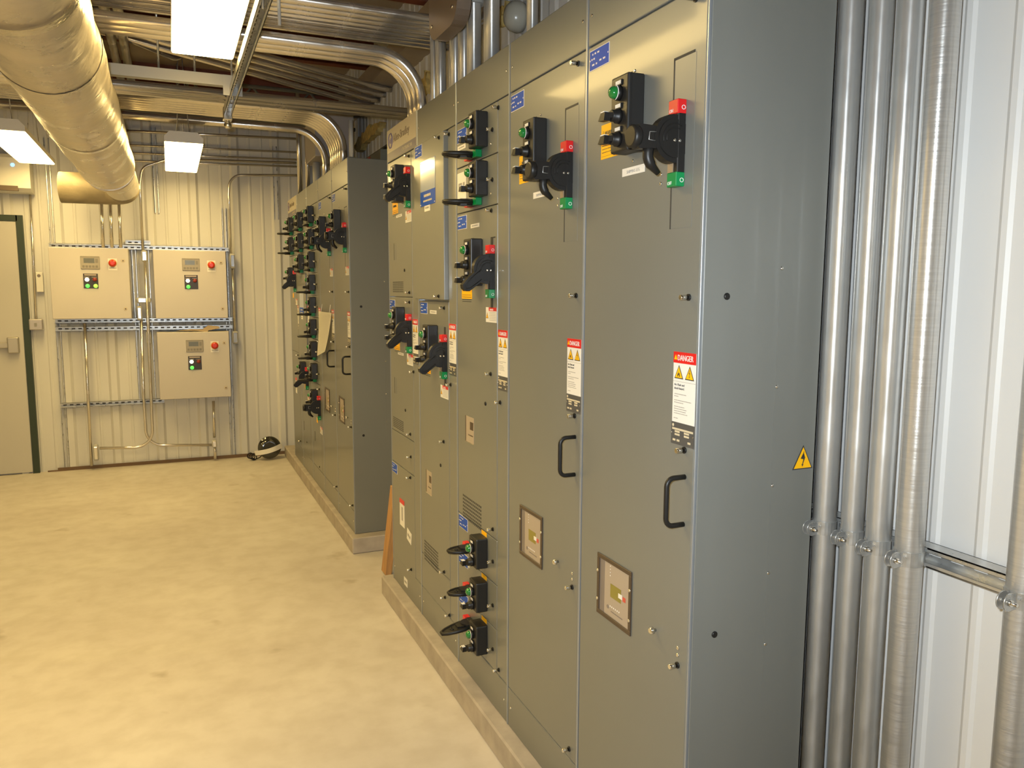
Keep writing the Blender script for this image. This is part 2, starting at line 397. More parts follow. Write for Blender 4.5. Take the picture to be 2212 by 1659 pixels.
def m_tag(w,h,txt=None,col=WHITE):
    g=G().box(0,w,-.0008,0,0,h,0)
    if txt: g.text(txt,w*.5,h*.28,h*.55,y=-.0010,m=1,center=True,mx=.9)
    else: dashes(g,w*.15,w*.85,h*.38,h*.26,1,y=-.0011,seed=int(w*1e4))
    return g.mesh('tag',[col,INKG])
def tri(g,cx,cz,s,mo,mi,y,bolt=None,k=.8):
    g.prism([(cx-s*.56,cz-s*.5),(cx+s*.56,cz-s*.5),(cx,cz+s*.55)],'xz',y,y+.0003,mo)
    g.prism([(cx-s*.56*k,cz-s*.5+s*.075),(cx+s*.56*k,cz-s*.5+s*.075),(cx,cz+s*.55*k-.03*s)],'xz',y-.0003,y,mi)
    y-=.0005
    if bolt=='bolt':
        g.prism([(cx+.01*s,cz+.30*s),(cx-.10*s,cz-.02*s),(cx-.01*s,cz-.02*s),(cx-.03*s,cz+.02*s),(cx+.04*s,cz+.30*s)],'xz',y-.0002,y,mo)
        g.prism([(cx-.10*s,cz-.03*s),(cx-.02*s,cz+.02*s),(cx+.10*s,cz+.06*s),(cx+.02*s,cz-.24*s),(cx+.05*s,cz-.24*s),(cx-.02*s,cz-.34*s),(cx-.05*s,cz-.22*s),(cx-.01*s,cz-.23*s),(cx+.03*s,cz+.0*s)],'xz',y-.0004,y-.0002,mo)
    elif bolt=='flame':
        g.prism([(cx-.16*s,cz-.34*s),(cx-.12*s,cz-.08*s),(cx-.06*s,cz-.16*s),(cx-.02*s,cz+.08*s),(cx+.03*s,cz-.12*s),(cx+.10*s,cz-.04*s),(cx+.17*s,cz-.34*s),(cx+.08*s,cz-.34*s),(cx+.04*s,cz-.2*s),(cx-.03*s,cz-.2*s),(cx-.08*s,cz-.34*s)],'xz',y-.0002,y,mo)
    elif bolt=='!':
        g.box(cx-.04*s,cx+.04*s,y-.0002,y,cz-.14*s,cz+.16*s,mo).box(cx-.04*s,cx+.04*s,y-.0002,y,cz-.32*s,cz-.23*s,mo)
def m_danger():
    w,h=.081,.156
    g=G().box(0,w,-.0008,0,0,h,0).box(0,w,-.0014,-.0006,h-.0245,h,1)
    tri(g,.009,h-.0120,.0105,3,3,-.0019)
    g.text('DANGER',.0155,h-.0185,.0178,y=-.0018,m=0,mx=.79)
    tri(g,.021,.1115,.029,2,3,-.0013,'flame'); tri(g,.060,.1115,.029,2,3,-.0013,'bolt')
    g.box(0,w,-.0011,-.0007,.0905,.0912,4)
    g.text('Arc Flash and',.005,.0815,.0068,y=-.0010,m=2); g.text('shock hazard.',.005,.0735,.0068,y=-.0010,m=2)
    k=0
    for z,L in ((.062,.62),(.057,.22),(.048,.88),(.043,.48),(.034,.55),(.029,.66),(.024,.62),(.019,.72),(.008,.22)):
        k+=1; dashes(g,.006,.006+L*.07,z,.0017,4,seed=k)
    return g.mesh('danger_label',[WHITE,RED,INK,YEL,INKG])
def m_rating():
    w,h=.084,.049
    g=G().box(0,w,-.0009,0,0,h,0)
    g.box(.004,w-.004,-.0013,-.0008,h-.017,h-.0125,1)
    for x0 in (.014,.048):
        for z in (.020,.0265): g.box(x0,x0+.018,-.0013,-.0008,z,z+.0042,1)
    for x0 in (.007,.022,.062): g.box(x0,x0+.010,-.0013,-.0008,.007,.0115,1)
    g.lathe([(.0035,0),(.0035,.0014)],(.007,0,h-.007),m=1,n=10)
    for x in (.002,.080): g.lathe([(.0018,0),(.0016,.002)],(x,0,h*.5),m=2,n=8)
    return g.mesh('rating_plate',[DKPLATE,CREAM,CHROME])
def danger(root,x=.419,z=1.2215):
    obj('danger_label',mk('dl',m_danger),root,(x,0,z),label='white arc flash label with red DANGER header')
    obj('rating_plate',mk('rp',m_rating),root,(x-.002,0,z-.0495),label='dark metal rating plate under the danger label')
def m_handle():
    pts=fillet([(0,0,0),(0,-.047,0),(0,-.047,.107),(0,0,.107)],.018,6)
    g=G().tube(pts,.0058,0,12)
    return g.mesh('pull_handle',[BLACKG])
def m_window():
    w,h,f=.168,.166,.0115
    g=G()
    for a in ((0,w,0,f),(0,w,h-f,h),(0,f,f,h-f),(w-f,w,f,h-f)): g.box(a[0],a[1],-.004,0,a[2],a[3],0,bev=.001)
    g.box(f,w-f,-.0006,0,f,h-f,1).box(f,f+.024,-.0010,-.0005,f,h-f,2)
    g.box(.066,.118,-.0012,-.0005,.066,.102,3).box(.106,.124,-.0016,-.0008,.078,.090,5).box(.127,.140,-.0016,-.0008,.076,.088,6)
    for k in range(4): g.lathe([(.0016,0),(.0014,.001)],(.064,-.0004,.110+k*.0085+.012),m=5,n=8)
    for k in range(6): g.lathe([(.0022,0),(.002,.001)],(.066+k*.0088,-.0004,.040),m=5,n=8)
    g.lathe([(.006,0),(.005,.0012)],(.054,-.0004,.035),m=2,n=12)
    dashes(g,.070,.128,.026,.003,2,y=-.0012,seed=5)
    for x,z in ((.005,.040),(.005,.118),(w-.005,.040),(w-.005,.118)): g.lathe([(.0042,.003),(.0036,.006)],(x,0,z),m=4,n=10)
    return g.mesh('display_window',[BRONZE,TAUPE,TAUPED,LCD,CHROME,WHITE,mat('window_red',(.55,.08,.05),.4)])
def m_vent(nc,nr,w,h):
    g=G()
    for i in range(nc):
        for j in range(nr):
            x=w*i/nc; z=h*j/nr; g.box(x,x+w/nc*.62,-.0004,0,z,z+h/nr*.55,0)
    return g.mesh('vent',[INK])
def m_yellow(w,h,txt):
    g=G().box(0,w,-.0008,0,0,h,0)
    if txt:
        tri(g,.009,h-.022,.014,1,0,-.0010,'!')
        g.text('WARNING',.018,h-.028,.0155,y=-.0012,m=1,mx=.75)
        for k in range(4): dashes(g,.005,w-.006,h-.045-k*.008,.0018,1,seed=k+9)
        g.box(.003,w-.003,-.0011,-.0007,.006,.0065,1)
    return g.mesh('warning_sticker',[YEL,INK])
def m_small_warn():
    w,h=.098,.052
    g=G().box(0,w,-.0008,0,0,h,0).box(w*.28,w,-.0012,-.0007,h*.76,h,1)
    g.text('DANGER',w*.38,h*.80,.008,y=-.0014,m=0)
    tri(g,w*.13,h*.45,.020,2,3,-.0010,'bolt')
    for k in range(6): dashes(g,w*.32,w*.95,h*.66-k*.0055,.0015,4,seed=k+20)
    return g.mesh('warning_tag',[WHITE,RED,INK,YEL,INKG])
def m_sign_logo():
    w,h=.492,.150
    g=G().box(0,w,-.002,0,0,h,0,bev=.0008).box(.002,w-.002,-.0026,-.0018,.002,.040,1)
    g.tube([(.062+.036*math.cos(a),-.0026,.094+.036*math.sin(a)) for a in [i*PI/4+PI/8 for i in range(8)]],.0026,2,6,closed=True)
    g.text('AB',.062,.080,.036,y=-.0026,m=2,center=True)
    g.text('Allen-Bradley',.112,.079,.052,y=-.0026,m=3,mx=.98)
    g.text('CENTERLINE 2100',.27,.014,.021,y=-.0032,m=4,mx=.95)
    return g.mesh('brand_sign',[SIGNBG,SIGNBAND,BLUETXT,mat('sign_text',(.16,.12,.08),.5),CREAM])
def m_infoplate():
    w,h=.20,.185
    g=G().box(0,w,-.0012,0,0,h,0,bev=.0004)
    g.box(0,w,-.0017,-.0010,0,.060,1)
    for k in range(5): dashes(g,.03,.17,.150-k*.012,.004,2,seed=40+k)
    dashes(g,.05,.15,.036,.010,3,y=-.0021,seed=3); dashes(g,.04,.16,.016,.007,3,y=-.0021,seed=4)
    for x,z in ((.006,.006),(w-.006,.006),(w-.006,h-.006),(.006,h-.006)): g.lathe([(.003,0),(.0025,.003)],(x,0,z),m=4,n=8)
    return g.mesh('info_plate',[mat('info_face',(.30,.36,.50),.12,coat=.8),BLUE,INKG,CREAM,CHROME])
SW,HT,DP=.508,2.286,.336
def u(y): return SW-y
def panel(name,root,y0,y1,z0,z1,key=None,proud=0):
    """a door or cover plate between local distances y0..y1 from the section's right edge"""
    g=G().box(u(y1),u(y0),-proud,.013,z0,z1,bev=.0025,seg=2)
    return obj(name,g.mesh(name,PAINT),root)
def cabinet(X,Ynear,label,end=False,group='grey motor control cabinets'):
    root=thing('motor_control_cabinet',label,'electrical cabinet',(X,Ynear+SW,.1),-PI/2,group)
    g=G().box(0,SW,.0135,DP,0,HT,0,bev=.002)
    g.box(.0,.0045,-.0015,.02,0.001,HT-.001,1,bev=.001).box(SW-.0045,SW,-.0015,.02,.001,HT-.001,1,bev=.001)
    obj('body',g.mesh('body',[PAINT,BLUEEDGE]),root)
    return root
TOPZ,BOTZ=2.132,.142
def top_cover(root,screws=True):
    panel('wireway_cover',root,.006,.502,TOPZ+.002,HT-.001)
    if screws:
        screw(root,.024,TOPZ+.075); screw(root,SW-.024,TOPZ+.075)
def bot_cover(root): panel('wireway_cover',root,.006,.502,.002,BOTZ-.002); screw(root,.03,.075); screw(root,SW-.03,.075)
GAP=.0015
# ---- tall single-door starter section (the two nearest of each row)
def tall_section(X,Yn,label,far=False):
    r=cabinet(X,Yn,label)
    top_cover(r); bot_cover(r)
    panel('door',r,.007,.501,BOTZ+GAP,TOPZ-GAP)
    obj('nameplate',mk('bl',m_blue),r,(u(.492),0,2.070),label='blue engraved nameplate')
    pilot(r,u(.269),1.8325,.172,2)
    if not far:
        obj('warning_sticker',mk('yw',lambda:m_yellow(.098,.084,True)),r,(u(.426),0,1.840),label='yellow WARNING sticker half behind the pilot box')
        obj('nameplate',mk('ship',lambda:m_tag(.098,.0185,'SHIPPING LEG')),r,(u(.322),0,1.7845),label='white engraved nameplate')
    else:
        obj('warning_tag',mk('sw2',m_small_warn),r,(u(.116),0,1.598),label='small white warning tag with red header')
    screw(r,u(.275),2.021,.8); screw(r,u(.275),1.816,.8); screw(r,u(.158),1.769,.9); screw(r,u(.158),1.749,.9)
    g=G().box(u(.1185),u(.1145),-.0012,0,1.646,2.004,0).box(u(.1185),u(.045),-.0012,0,2.002,2.0075,0).box(u(.1145),u(.040),-.0006,0,1.646,2.002,1)
    obj('slot_plate',mk('slot',lambda:g.mesh('slot_plate',[INK,PAINT])),r)
    switch(r,u(.086),1.733,'out')
    for y,z in ((.048,2.108),(.041,1.4975),(.040,1.165),(.041,.669),(.046,.172)): latch(r,u(y),z)
    danger(r,u(.0885),1.2225)
    obj('pull_handle',mk('ph',m_handle),r,(u(.036),0,.999))
    obj('display_window',mk('dw',m_window),r,(u(.4045),0,.6535))
    obj('knob',mk('kn',lambda:G().lathe([(.004,0),(.004,.006),(.0085,.008),(.0085,.014),(.006,.017)],(0,0,0),n=14).mesh('knob',[CHROME])),r,(u(.131),0,.715))
    screw(r,u(.042),.709,1.1); screw(r,u(.042),.692,1.1)
    return r
Y0=1.3468; XF,YF=-.0274,4.7056
S1=tall_section(0,Y0,'nearest grey cabinet of the near row, its flash-lit side panel facing the vertical conduits')
S2=tall_section(0,Y0+SW,'second grey cabinet of the near row, with full-height door, display window and pull handle')
# side panel of the nearest section (faces the camera)
def side_panel(root,hz):
    # local frame of the root: right side is +x; build on plane x=SW
    g=G().box(SW+.0005,SW+.0035,.004,DP-.004,.002,HT-.002,0,bev=.0015)
    g.box(SW+.0030,SW+.0041,.2062,.2078,.60,1.49,0)
    o=obj('side_panel',g.mesh('side_panel',[PAINT,PAINT_IN]),root)
    for y,z in ((.211,1.561),(.211,1.30),(.211,1.075),(.211,.87),(.211,.699)):
        s=obj('screw',mk(('sc',1.0),None) if ('sc',1.0) in CACHE else None,root,(SW+.0035,y,z),(0,0,PI/2))
    for z in hz:
        obj('grommet',mk('hole',None),root,(SW+.0035,.064,z),(0,0,PI/2))
# ---- sections with plug-in units and a vertical wireway at their right
def unit_frame(r,top=TOPZ,ww=True):
    if ww: panel('wireway_cover',r,.006,.096,BOTZ+GAP,top-GAP)
def unit_door(r,z0,z1,proud=0): return panel('door',r,.099,.502,z0+GAP,z1-GAP,proud=proud)
M=.1657
# S3
S3=cabinet(0,Y0+2*SW,'third cabinet of the near row, three small handles stacked at its foot')
top_cover(S3); bot_cover(S3); unit_frame(S3)
unit_door(S3,1.966,TOPZ); unit_door(S3,1.798,1.966); unit_door(S3,.634,1.798); unit_door(S3,.468,.634); unit_door(S3,.302,.468); unit_door(S3,BOTZ,.302)
for z in (1.998,1.834):
    pilot(S3,u(.221),z,.118,1); small_switch(S3,u(.285),z-.013)
    latch(S3,u(.142),z+.049)
    screw(S3,u(.155),z+.004,.9); 
obj('nameplate',mk('bl',m_blue),S3,(u(.492),0,2.055),label='blue engraved nameplate')
obj('nameplate',mk('t1',lambda:m_tag(.085,.016)),S3,(u(.49),0,2.030),label='white engraved nameplate')
obj('info_tag',mk('wt',lambda:m_tag(.095,.105)),S3,(u(.495),0,1.842),label='white printed card')
pilot(S3,u(.271),1.526,.166,2)
switch(S3,u(.136),1.484,'down')
obj('slot_plate',mk('slot2',lambda:G().box(-.010,.010,-.0012,0,1.45,1.690,0).box(-.010,.030,-.0012,0,1.688,1.692,0).mesh('slot',[INK])),S3,(u(.146),0,0))
obj('nameplate',mk('bl',m_blue),S3,(u(.493),0,1.738),label='blue engraved nameplate')
obj('nameplate',mk('t2',lambda:m_tag(.085,.014)),S3,(u(.352),0,1.735),label='white engraved nameplate')
obj('warning_sticker',mk('y2',lambda:m_yellow(.108,.058,True)),S3,(u(.449),0,1.479),label='yellow warning sticker under the switch')
obj('warning_tag',mk('sw2',m_small_warn),S3,(u(.201),0,1.400),label='small white warning tag with red header')
danger(S3,u(.0875),1.2225)
for y,z in ((.090,2.108),(.150,1.781),(.155,1.220),(.068,1.131),(.134,.666),(.133,.547),(.133,.384),(.133,.218),(.076,.165)): latch(S3,u(y),z)
hole(S3,u(.206),1.108)
def m_recess():
    g=G().box(0,.090,-.0008,0,0,.098,0).box(0,.006,-.0016,0,0,.098,1).box(0,.090,-.0018,-.0006,-.003,.0,2).box(.050,.084,-.0014,-.0006,.050,.080,1)
    dashes(g,.03,.08,.025,.005,1,seed=8); return g.mesh('reset_window',[TAUPE,BRONZE,CHROME])
obj('reset_window',mk('rw',m_recess),S3,(u(.413),0,.938))
obj('vent',mk('v1',lambda:m_vent(13,7,.203,.098)),S3,(u(.447),0,.627))
obj('orange_sticker',mk('os',lambda:G().box(0,.09,-.0008,0,0,.008).mesh('s',[mat('orange_ink',(.6,.15,.04),.6)])),S3,(u(.50),0,1.55),label='thin orange sticker strip')
for z in (.504,.339,.174):
    pilot(S3,u(.222),z,.112,1); ss=small_switch(S3,u(.318),z+.030 if z>.2 else z+.062,tilt=math.radians(0 if z>.2 else 10))
    ss.children[0].scale=(.95,.82 if z>.2 else 1.1,1)
    obj('warning_sticker',mk('y3',lambda:m_yellow(.05,.016,False)),S3,(u(.245),0,z+.113),label='small yellow sticker above the pilot box')
    if z<.5: obj('nameplate',mk('t1',lambda:None),S3,(u(.46),0,z+.102),label='white engraved nameplate')
obj('nameplate',mk('bl',m_blue),S3,(u(.491),0,.578),label='blue engraved nameplate')
for z in (.43,.265): obj('nameplate',mk('bl',m_blue),S3,(u(.491),0,z),label='blue engraved nameplate')
# S4
S4=cabinet(0,Y0+3*SW,'fourth cabinet of the near row, with a tall blank upper door and big blue plate')
top_cover(S4); bot_cover(S4); unit_frame(S4)
unit_door(S4,1.470,TOPZ-.004,proud=.018); unit_door(S4,.306,1.466); unit_door(S4,BOTZ,.306)
for nm,me,y,z,lb in (('nameplate',mk('bl',m_blue),.478,2.072,'blue engraved nameplate'),('info_plate',mk('ip',m_infoplate),.403,1.862,'large glossy blue and white information plate'),('info_tag',mk('it',lambda:m_tag(.075,.028)),.350,1.838,'small white sticker')):
    obj(nm,me,S4,(u(y),-.018,z),label=lb)
for y,z in ((.149,2.108),(.168,1.486)):
    latch(S4,u(y),z).location.y=-.018
latch(S4,u(.080),2.110)
pilot(S4,u(.275),1.20,.166,2); switch(S4,u(.136),1.152,'down')
obj('slot_plate',mk('slot3',lambda:G().box(-.010,.010,-.0012,0,1.12,1.362,0).mesh('slot',[INK])),S4,(u(.146),0,0))
obj('warning_tag',mk('sw2',m_small_warn),S4,(u(.206),0,1.068),label='small white warning tag with red header')
obj('nameplate',mk('bl',m_blue),S4,(u(.479),0,1.408),label='blue engraved nameplate')
obj('nameplate',mk('t3',lambda:m_tag(.088,.015)),S4,(u(.343),0,1.411),label='white engraved nameplate')
obj('warning_sticker',mk('y2',None),S4,(u(.449),0,1.150),label='yellow warning sticker under the switch')
danger(S4,u(.091),1.2225)
for y,z in ((.151,1.439),(.076,1.134),(.168,.885),(.173,.321),(.163,.212),(.104,.156)): latch(S4,u(y),z)
hole(S4,u(.213),.775)
obj('reset_window',mk('rw',m_recess),S4,(u(.420),0,.612)).scale=(.9,1,1.05)
obj('vent',mk('v1',None),S4,(u(.456),0,.286))
# S5
S5=cabinet(0,Y0+4*SW,'fifth and farthest cabinet of the near row, carrying the large printed sign on top')
bot_cover(S5); unit_frame(S5)
panel('wireway_cover',S5,.006,.502,TOPZ+.002,HT-.001)
obj('brand_sign',mk('bs',m_sign_logo),S5,(.008,-.0005,TOPZ+.004),label='cream printed sign with a violet lower band')
unit_door(S5,1.477,TOPZ); unit_door(S5,.803,1.477); unit_door(S5,.637,.803); unit_door(S5,.136,.637)
pilot(S5,u(.250),1.918,.168,2); switch(S5,u(.129),1.882,'down')
pilot(S5,u(.268),1.265,.166,2); switch(S5,u(.134),1.220,'down')
for z in (1.0,): pass
for z in (1.868,1.208):
    obj('warning_sticker',mk('y4',lambda:m_yellow(.098,.060,True)),S5,(u(.425),0,z+.008),label='yellow warning sticker beside the pilot box')
    obj('nameplate',mk('t4',lambda:m_tag(.10,.012)),S5,(u(.360),0,z-.012),label='white engraved nameplate')
    obj('slot_plate',mk('sl5',lambda:G().box(-.003,.003,-.0012,0,0,.081,0).box(.003,.03,-.0008,0,0,.081,1).mesh('slot',[INK,PAINT])),S5,(u(.405 if z>1.5 else .429),0,1.656 if z>1.5 else .994))
    obj('warning_tag',mk('sw2',None),S5,(u(.199),0,z-.048),label='small white warning tag with red header')
obj('vent',mk('v2',lambda:m_vent(13,6,.194,.055)),S5,(u(.440),0,1.500)); obj('vent',mk('v2',None),S5,(u(.468),0,.820))
hole(S5,u(.225),1.603); hole(S5,u(.239),.934)
for y,z in ((.129,2.112),(.144,1.499),(.146,1.454),(.090,1.135),(.156,.831),(.152,.722),(.165,.618),(.167,.161)): latch(S5,u(y),z)
danger(S5,u(.098),1.2225)
for z in (1.412,.580): obj('nameplate',mk('bl',m_blue),S5,(u(.502),0,z),label='blue engraved nameplate')
obj('danger_strip',mk('ds',lambda:G().box(0,.085,-.0008,0,0,.115,0).box(0,.085,-.0013,-.0006,.115,.138,1).box(.035,.055,-.0012,-.0007,.03,.10,2).mesh('ds',[WHITE,RED,INKG])),S5,(u(.366),0,.333),label='white sticker with red top')
obj('info_tag',mk('tg2',lambda:m_tag(.075,.058)),S5,(u(.243),0,.295),(0,math.radians(10),0),label='crooked white sticker')
obj('info_tag',mk('tg3',lambda:m_tag(.060,.040)),S5,(u(.303),0,.040),label='small white sticker')
side_panel(S1,(1.500,.749))

# ---- far row
F1=tall_section(XF,YF,'nearest cabinet of the far row, its dark side panel facing the gap',far=True)
F2=tall_section(XF,YF+SW,'second cabinet of the far row, with curling white paper hung on its door',far=True)
side_panel(F1,(1.41,.62))
def fwire(r): top_cover(r); bot_cover(r); unit_frame(r)
F3=cabinet(XF,YF+2*SW,'third cabinet of the far row, a full column of small switch units'); fwire(F3)
zt=TOPZ
for k in range(8):
    unit_door(F3,zt-M,zt); pilot(F3,u(.238),zt-.131,.118,1)
    ss=small_switch(F3,u(.30),zt-.144); ss.children[0].scale=(1,.45 if k<3 else 1.0,1); latch(F3,u(.140),zt-.085); zt-=M
unit_door(F3,BOTZ,zt)
pilot(F3,u(.255),.592,.166,1); switch(F3,u(.120),.545,'out')
obj('warning_sticker',mk('y5',lambda:m_yellow(.06,.04,False)),F3,(u(.30),0,.50),label='yellow sticker under the switch')
obj('warning_tag',mk('sw2',None),F3,(u(.150),0,.44),label='small white warning tag with red header')
danger(F3,u(.0875),1.2225); latch(F3,u(.06),1.135); latch(F3,u(.13),.775)
obj('slot_plate',mk('sl6',lambda:G().box(-.004,.004,-.0012,0,0,.078,0).mesh('slot',[INK])),F3,(u(.396),0,.335)); hole(F3,u(.22),.165)
F4=cabinet(XF,YF+3*SW,'fourth cabinet of the far row, blue and white plate below three small units'); fwire(F4)
zt=TOPZ
for k in range(3):
    unit_door(F4,zt-M,zt); pilot(F4,u(.235),zt-.131,.118,1); ss=small_switch(F4,u(.30),zt-.144); ss.children[0].scale=(1,.45,1); zt-=M
unit_door(F4,.97,zt,proud=.01); unit_door(F4,BOTZ,.97)
obj('info_plate',mk('ip',m_infoplate),F4,(u(.412),-.010,1.305),label='large glossy blue and white information plate')
obj('info_tag',mk('it',None),F4,(u(.35),-.010,1.27),label='small white sticker')
pilot(F4,u(.275),.76,.166,1); switch(F4,u(.145),.71,'down')
obj('warning_sticker',mk('y5',None),F4,(u(.33),0,.70),label='yellow sticker under the switch')
danger(F4,u(.0905),1.2225); hole(F4,u(.3),.25)
obj('warning_tag',mk('sw2',None),F4,(u(.20),0,.60),label='small white warning tag with red header')
obj('slot_plate',mk('sl6',None),F4,(u(.428),0,.331))
F5=cabinet(XF,YF+4*SW,'fifth and farthest cabinet of the far row, beside the far wall'); 
panel('wireway_cover',F5,.006,.502,TOPZ+.002,HT-.001); bot_cover(F5); unit_frame(F5)
obj('brand_sign',mk('bs',None),F5,(.008,-.0005,TOPZ+.004),label='printed sign with violet band')
zt=TOPZ
for k in range(2):
    unit_door(F5,zt-M,zt); pilot(F5,u(.235),zt-.131,.118,1); small_switch(F5,u(.30),zt-.144); zt-=M
unit_door(F5,.97,zt); unit_door(F5,BOTZ,.97)
pilot(F5,u(.30),1.535,.166,1); switch(F5,u(.160),1.49,'down')
obj('warning_sticker',mk('y5',None),F5,(u(.36),0,1.44),label='yellow sticker under the switch')
obj('warning_tag',mk('sw2',None),F5,(u(.20),0,1.38),label='small white warning tag with red header')
danger(F5,u(.0985),1.2225)
for z in (.95,.20): latch(F5,u(.13),z)
obj('danger_strip',mk('ds',None),F5,(u(.35),0,.60),label='white sticker')
for r_ in (F1,F2): pass
# curling paper hung on the second far door
def m_paper():
    g=G(); N=14; rows=[]
    for i in range(N+1):
        t=i/N; z=1.358-.29*t; x0=-.012+.006*t; x1=.470-.155*t
        row=[]
        for j in range(9):
            q=j/8; row.append(g.bm.verts.new((x0+(x1-x0)*q,-.012-.022*t*t-.010*math.sin(q*PI)*(1-t),z-.035*t*(1-q)+.02*t*q)))
        rows.append(row)
    for i in range(N):
        for j in range(8): g.bm.faces.new((rows[i][j],rows[i][j+1],rows[i+1][j+1],rows[i+1][j]))
    g._done(0,True)
    bmesh.ops.solidify(g.bm,geom=g.bm.faces[:],thickness=.0006); 
    g.tube([(.09,-.014,1.355),(.092,-.004,1.41)],.002,0,6).tube([(.40,-.014,1.355),(.402,-.004,1.41)],.002,0,6)
    return g.mesh('paper',PAPER)
o=obj('paper_sheets',m_paper(),None,(XF,YF+2*SW,.1),(0,0,-PI/2)); tag(o,'curled white paper sheets hanging by two strings on a far grey cabinet door','paper')

# triangular voltage sign on the nearest side panel
g=G(); g.prism([(-.0225,0),(.0225,0),(0,.042)],'xz',-.0008,0,1); g.prism([(-.0195,.0018),(.0195,.0018),(0,.0385)],'xz',-.0012,-.0007,0)
y=-.0014
g.prism([(.002,.032),(-.0055,.019),(-.0005,.0195),(.0035,.0215),(.0005,.030)],'xz',y-.0003,y,1)
g.prism([(-.0055,.019),(.0045,.0215),(-.0002,.0085),(.0012,.0085),(-.0015,.0045),(-.0032,.0092),(-.0018,.009),(.0005,.0175)],'xz',y-.0006,y-.0003,1)
p=at(1733,1013,Y=Y0-.004)
g.xform(Matrix.Diagonal((1.32,1,1.32,1)))
o=obj('voltage_sticker',g.mesh('voltage',[YEL,INK]),S1,(SW+.0037,p.x,p.z-.1),(0,0,PI/2),label='yellow triangle sticker with black lightning bolt')

# ================================================================ conduits
def pipe(name,pts,r,label,cat='conduit',R=.2,m=EMT,n=14,group=None,couple=None,fn=8):
    g=G(); path=fillet(pts,R,fn) if len(pts)>2 else [Vector(p) for p in pts]
    base=Vector(pts[0]); g.tube([p-base for p in path],r,0,n)
    for c in (couple or []):
        a,b,t=Vector(pts[c[0]]),Vector(pts[c[0]+1]),c[1]; d=(b-a).normalized(); q=a+(b-a)*t-base
        g.tube([q-d*.022,q-d*.021,q+d*.021,q+d*.022],[r,r+.004,r+.004,r],0,n)
    o=obj(name,g.mesh(name,m),None,base); return tag(o,label,cat,group)
# --- five big rigid conduits at the right
XC=.367
strut_lo,strut_hi=1.045,1.086
nm=['nearest the cabinet end','second from the cabinet end','third from the cabinet end','fourth from the cabinet end, with ridged surface','alone at the right edge of the picture']
def m_clamp(r):
    """two half-straps around a pipe with forward ears joined by a bolt (pipe axis z, wall at +x)"""
    g=G(); t=.0016; h=.0155
    for s in (-1,1):
        out=[];inn=[]
        for i in range(13):
            a=math.radians(4+172*i/12); out.append((-(r+t)*math.cos(a),s*(r+t)*math.sin(a))); inn.append((-r*math.cos(a),s*r*math.sin(a)))
        out=[(-r-.026,s*.0075),(-r-.002,s*.0075)]+out[1:]+[(r+.014,s*.006)]
        inn=[(-r-.026,s*.0058),(-r-.001,s*.0058)]+inn[1:]+[(r+.014,s*.0044)]
        poly=out+inn[::-1]
        g.prism(poly,'xy',-h,h,0)
        g.tube([(-r-.016,s*.0054,0),(-r-.016,s*.0078,0)],.0170,0,20)
    g.cyl((-r-.018,-.022,0),(-r-.018,.012,0),.0034,1,8)
    g.cyl((-r-.018,-.0125,0),(-r-.018,-.0078,0),.0066,1,6)
    g.cyl((-r-.018,.0078,0),(-r-.018,.0115,0),.0066,1,6)
    return g.mesh('strut_clamp',[ZINC,CHROME])
edges=[(1776,1832,700,.0267),(1841,1892,700,.0244),(1899,1953,700,.0260),(1965,2028,700,.0282),(2166,2232,1400,.0273)]
yc=[]
for i,(a,b,py,_) in enumerate(edges):
    q=(at(a,py,X=XC)+at(b,py,X=XC))/2; yc.append(q.y)
RC=.0295
for i,y_ in enumerate(yc):
    RC=edges[i][3]
    o=pipe('rigid_conduit',[(XC,y_,0.1005),(XC,y_,3.44)],RC,'tall vertical galvanised steel conduit, '+nm[i],m=RIGIDR if i in (3,4) else RIGID,n=28,group='big vertical conduits at the right')
    zc=1.064
    c=obj('strut_clamp',mk(('clamp',i),lambda:m_clamp(RC)),o,(0,0,zc-.1)); c['label']='galvanised two-piece clamp with bolt'
    obj('strut_clamp',CACHE[('clamp',i)],o,(0,0,2.45))
SLOT=mat('slot_shadow',(.10,.09,.07),.7)
RC=.0282
def strut(name,p0,p1,face,label,slots=True,w=.041,d=.041,group=None,cat='strut channel',m=ZINC,ms=None):
    """C-channel strut from p0 to p1; face = outward direction of the back with slots"""
    p0,p1=Vector(p0),Vector(p1); L=(p1-p0).length; X=(p1-p0).normalized(); Y=Vector(face).normalized(); Z=X.cross(Y)
    g=G(); t=.0027
    # local: x along, y out (face), z across. open side toward +y
    g.box(0,L,-d,-d+t,-w/2,w/2).box(0,L,-d,0,-w/2,-w/2+t).box(0,L,-d,0,w/2-t,w/2)
    g.box(0,L,-t,0,-w/2,-w/2+.009).box(0,L,-t,0,w/2-.009,w/2)
    if slots:
        k=0; x=.02
        while x<L-.04: g.box(x,x+.028,-d+t,-d+t+.0006,-.0055,.0055,1); x+=.051
    me=g.mesh(name,[m,ms or SLOT]); o=obj(name,me)
    o.matrix_world=Matrix.Translation(p0)@Matrix((X,Y,Z)).transposed().to_4x4()
    return tag(o,label,cat,group)
strut('strut_channel',(XC+RC+.0015,.35,1.064),(XC+RC+.0015,yc[0]+.12,1.064),(-1,0,0),'horizontal galvanised slotted strut behind the big conduits on the right wall',ms=WALLM)
strut('strut_channel',(XC+RC+.0015,.35,2.55),(XC+RC+.0015,yc[0]+.12,2.55),(-1,0,0),'upper horizontal slotted strut behind the big conduits, above the picture',slots=False)

